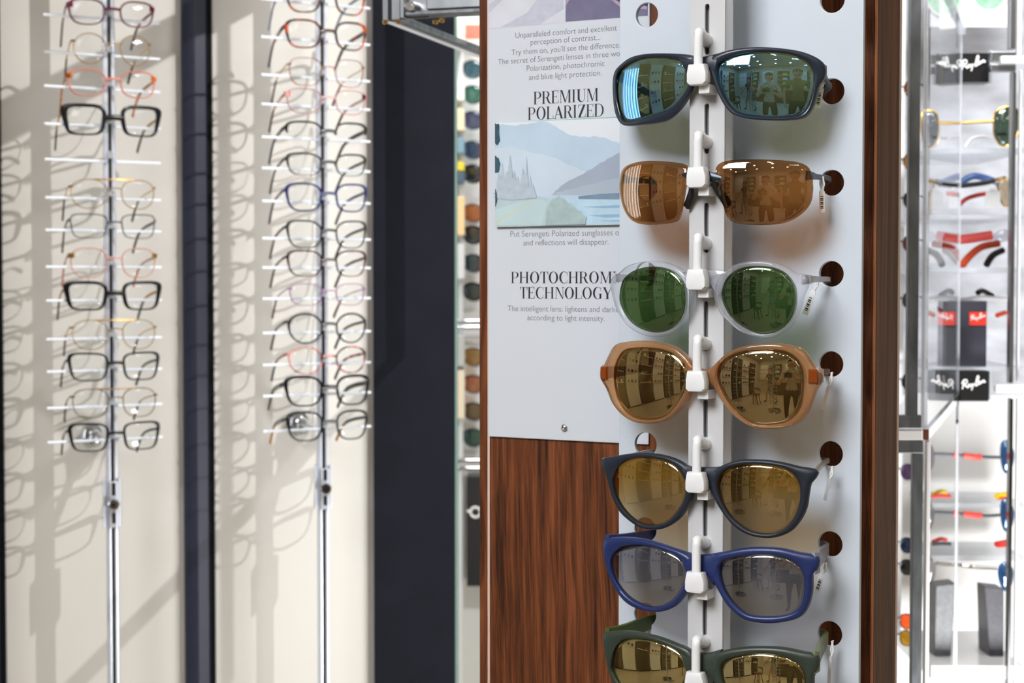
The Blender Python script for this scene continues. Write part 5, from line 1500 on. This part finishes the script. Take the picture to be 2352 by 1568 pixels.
for a in (45, 135, 225, 315):
    a = math.radians(a)
    obj('leg', [G_tube([(-1.55 + .13 * math.cos(a), -1.35 + .13 * math.sin(a), .46), (-1.55 + .19 * math.cos(a), -1.35 + .19 * math.sin(a), 0)], [.02, .014], 10)], M['wood'], st, smooth=True)
ch = thing('armchair', 'dark grey armchair with a round back standing close to the tower', 'armchair', (.82, .12, 0))
dg = mat('dark_grey_fabric', (44, 44, 50), .8, noise=.1, scale=200)
obj('seat', [G_lathe([(.001, .28), (.26, .28), (.29, .32), (.28, .42), (.2, .45), (.001, .45)], (.82, .12, 0), 32)], dg, ch, smooth=40)
arcp = [math.radians(-150 + 300 * i / 20 - 45) for i in range(21)]
obj('backrest', [G_loft([[Vector((.82 + r * math.cos(a), .12 + r * math.sin(a), z)) for r, z in ((.27, .3), (.33, .3), (.34, .34 + .36 * (math.cos((a + pi / 4) / 1.9)) ** 2), (.31, .39 + .36 * (math.cos((a + pi / 4) / 1.9)) ** 2), (.28, .34 + .36 * (math.cos((a + pi / 4) / 1.9)) ** 2))] for a in arcp])], dg, ch, smooth=50)
for a in (45, 135, 225, 315):
    a = math.radians(a)
    obj('leg', [G_tube([(.82 + .16 * math.cos(a), .12 + .16 * math.sin(a), .285), (.82 + .21 * math.cos(a), .12 + .21 * math.sin(a), 0)], [.018, .012], 10)], M['wood'], ch, smooth=True)

# ---------------------------------------------------------------- the people mirrored in the lenses
skin = mat('skin', (206, 160, 132), .55)


def person(label, loc, yaw, J, fabrics, hairc, long_hair, k=1.0):
    """one continuous skinned body; J gives elbow, wrist, hand direction, knee, ankle per side"""
    R = Matrix.Rotation(yaw, 3, 'Z')
    L = Vector(loc)
    tw = lambda p: L + R @ (Vector(p) * k)
    V, Ed, Rd, Mi = [], [], [], []

    def add(p, r, par=None, m=0):
        V.append(Vector(p) * k)
        Rd.append((r * k, r * k) if not isinstance(r, tuple) else (r[0] * k, r[1] * k))
        if par is not None:
            Ed.append((par, len(V) - 1))
            Mi.append(m)
        return len(V) - 1
    SK, TOP, BOT, SHOE = 0, 1, 2, 3
    pel = add((0, 0, .95), (.14, .105))
    wai = add((0, .0, 1.10), (.125, .095), pel, TOP)
    che = add((0, .0, 1.28), (.145, .105), wai, TOP)
    up = add((0, -.01, 1.40), (.11, .08), che, TOP)
    nk = add((0, 0, 1.49), .052, up, SK)
    h0 = add((0, .02, 1.55), .066, nk, SK)
    h1 = add((0, .02, 1.63), .090, h0, SK)
    add((0, .012, 1.69), .078, h1, SK)
    add((0, .115, 1.595), .014, h1, SK)
    for sg in (-1, 1):
        add((sg * .092, .0, 1.60), .016, h1, SK)
    for sg in (-1, 1):
        j = J[sg]
        hip = add((sg * .095, 0, .88), .088, pel, BOT)
        kn = Vector(j['knee'])
        an = Vector(j['ankle'])
        mid = add((Vector((sg * .095, 0, .88)) + kn) / 2, .078, hip, BOT)
        ki = add(kn, .056, mid, BOT if not j.get('shorts') else SK)
        ca = add(kn.lerp(an, .35), .052, ki, BOT if not j.get('shorts') else SK)
        ai = add(an, .036, ca, BOT if not j.get('shorts') else SK)
        fd = Vector(j.get('foot', (0, 1, -.15))).normalized()
        to = add(an + fd * .10 + Vector((0, 0, -.045)), .036, ai, SHOE)
        add(an + fd * .18 + Vector((0, 0, -.055)), .026, to, SHOE)
        sh = add((sg * .165, -.01, 1.40), .062, up, TOP)
        el, wr = Vector(j['elbow']), Vector(j['wrist'])
        s0 = Vector((sg * .165, -.01, 1.40))
        sl_ = add(s0.lerp(el, .5), .050, sh, TOP)
        ei = add(el, .040, sl_, j.get('sleeve', SK))
        fo = add(el.lerp(wr, .4), .038, ei, j.get('sleeve', SK))
        wi = add(wr, .025, fo, SK)
        d = Vector(j['hand']).normalized()
        a = Vector(j['across']).normalized()
        nrm = d.cross(a).normalized()
        pa = add(wr + d * .045, (.030, .020), wi, SK)
        for q, (ln, off) in enumerate(((.066, -.027), (.076, -.009), (.071, .009), (.056, .027))):
            b = wr + d * .085 + a * off
            c0 = add(b, .0095, pa, SK)
            c1 = add(b + d * ln * .5 + nrm * j['curl'] * .012, .0085, c0, SK)
            add(b + d * ln * (.95 - .25 * j['curl']) + nrm * j['curl'] * .036, .0072, c1, SK)
        t0 = add(wr + d * .035 - a * .034, .0105, pa, SK)
        add(wr + d * .075 - a * .050 + nrm * j['curl'] * .015, .0085, t0, SK)
    me = bpy.data.meshes.new('tmp')
    me.from_pydata([tuple(v) for v in V], Ed, [])
    o = bpy.data.objects.new('tmp', me)
    COL.objects.link(o)
    m = o.modifiers.new('s', 'SKIN')
    m.use_smooth_shade = True
    m.branch_smoothing = 0.4
    for i, r in enumerate(Rd):
        me.skin_vertices[0].data[i].radius = r
        me.skin_vertices[0].data[i].use_root = (i == 0)
    o.modifiers.new('d', 'SUBSURF').levels = 2
    bpy.context.view_layer.update()
    ev = o.evaluated_get(bpy.context.evaluated_depsgraph_get())
    m2 = bpy.data.meshes.new_from_object(ev)
    bpy.data.objects.remove(o)
    me2 = bpy.data.meshes.new('body')
    me2.from_pydata([tuple(R @ v.co) for v in m2.vertices], [], [tuple(p.vertices) for p in m2.polygons])
    for f in fabrics:
        me2.materials.append(f)
    for p in me2.polygons:
        c = sum((m2.vertices[i].co for i in p.vertices), Vector()) / len(p.vertices)
        best, bi = 9, 0
        for (a, b), mm in zip(Ed, Mi):
            A, B = V[a], V[b]
            ab = B - A
            t_ = max(0, min(1, (c - A).dot(ab) / ab.length_squared))
            ds = (A + ab * t_ - c).length - (Rd[a][0] * (1 - t_) + Rd[b][0] * t_)
            if ds < best:
                best, bi = ds, mm
        if c.z < .99 * k and bi == TOP and abs(c.x) < .2 * k:
            bi = BOT
        p.material_index = bi
        p.use_smooth = True
    r = thing('person', label, 'person', loc, None)
    ob = bpy.data.objects.new('body', me2)
    COL.objects.link(ob)
    ob.parent = r
    hp = [(1.0, .5), (.99, .8), (.8, 1.0), (.45, 1.12), (.001, 1.17)]
    hc = tw((0, -.005, 1.615))
    rings = []
    low = -.9 if long_hair else -.1
    for f, z in ((.9, low), (1.02, low * .5 - .05), (1.06, .15), (1.04, .5), (.86, .85), (.5, 1.05), (.02, 1.12)):
        rg = []
        for j_ in range(24):
            a = 2 * pi * j_ / 24
            x, y = math.cos(a), math.sin(a)
            zz2 = z
            if y > .35 and z < .6:
                zz2 = .62 - .1 * abs(x)
            rg.append(tw((x * .090 * f, -.012 + y * .108 * f, 1.625 + zz2 * .098)))
        rings.append(rg)
    obj('hair', [G_loft(rings)], hairc, r, smooth=True)
    for sg in (-1, 1):
        obj('eye', [G_ball(tw((sg * .032, .100, 1.635)), .011 * k, 12, 8)], M['black'], r, smooth=True)
    obj('mouth', [G_tube([tw((x * .024, .104 - .012 * abs(x), 1.555)) for x in (-1, -.4, .4, 1)], .006 * k, 8)], mat('lips', (160, 84, 76), .5), r, smooth=True)
    return r


blouse = mat('patterned_blouse', (196, 186, 170), .8, noise=.35, scale=28)
trousers = mat('brown_trousers', (62, 52, 46), .8)
shoe = mat('dark_shoe', (44, 34, 30), .5)
olive = mat('olive_polo', (116, 112, 74), .8)
hair_b = mat('dark_brown_hair', (40, 28, 22), .5)
person('person in a patterned blouse and brown trousers holding a camera up at chest height', (0.02, -.44, 0), 0.0, {
    -1: dict(knee=(-.12, .03, .50), ankle=(-.14, -.01, .085), foot=(-.25, 1, -.12), elbow=(-.27, .10, 1.12), wrist=(-.125, .285, 1.245), hand=(.55, .75, .25), across=(0, -.35, 1), curl=1.0),
    1: dict(knee=(.11, .05, .50), ankle=(.12, .03, .085), foot=(.3, 1, -.12), elbow=(.27, .10, 1.12), wrist=(.125, .285, 1.245), hand=(-.55, .75, .25), across=(0, .35, -1), curl=-1.0)}, [skin, blouse, trousers, shoe], hair_b, True, .97)
pc = thing('camera', 'black camera with a short lens held by the person in the blouse', 'camera', (0, -.09, H - .05))
obj('body', [G_box((0, -.105, H), (.128, .05, .086))], M['black'], pc, bevel=.008)
obj('prism', [G_hexa([(-.03, -.13, H + .043), (.03, -.13, H + .043), (.03, -.082, H + .043), (-.03, -.082, H + .043), (-.018, -.122, H + .068), (.018, -.122, H + .068), (.018, -.09, H + .068), (-.018, -.09, H + .068)])], M['black'], pc, bevel=.003)
obj('lens_barrel', [G_loft([[(r * math.cos(2 * pi * j / 32), y, H + r * math.sin(2 * pi * j / 32)) for j in range(32)] for r, y in ((.028, -.079), (.034, -.075), (.036, -.04), (.036, -.012), (.030, -.012), (.028, -.03), (.028, -.06))])], M['rubber'], pc, smooth=30)
person('tall person in an olive polo and dark trousers standing beside the camera', (.60, -.50, 0), 0.12, {
    -1: dict(knee=(-.13, .02, .50), ankle=(-.15, -.02, .085), foot=(-.2, 1, -.12), elbow=(-.27, -.06, 1.13), wrist=(-.25, .10, .93), hand=(.15, .35, -.9), across=(-.1, 1, .2), curl=.6),
    1: dict(knee=(.12, .03, .50), ankle=(.14, .0, .085), foot=(.3, 1, -.12), elbow=(.30, -.08, 1.14), wrist=(.20, .08, .99), hand=(-.3, .4, -.8), across=(.1, 1, .2), curl=.6)}, [skin, olive, mat('dark_trousers', (66, 60, 52), .8), shoe], hair_b, False, 1.03)
person('person in a dark shirt and grey shorts striding past the spinner stand', (-1.02, -1.75, 0), pi / 2, {
    -1: dict(knee=(-.09, .20, .52), ankle=(-.09, .24, .085), foot=(0, 1, -.12), elbow=(-.25, -.16, 1.14), wrist=(-.24, -.10, .90), hand=(0, .3, -.95), across=(0, 1, .3), curl=.7, shorts=True),
    1: dict(knee=(.09, -.02, .50), ankle=(.09, -.36, .23), foot=(0, .75, -.65), elbow=(.25, .12, 1.14), wrist=(.22, .28, .96), hand=(0, .5, -.8), across=(0, 1, .5), curl=.7, shorts=True)}, [skin, mat('dark_shirt', (52, 46, 44), .8), mat('grey_shorts', (128, 130, 140), .8), shoe], hair_b, False, 1.0)
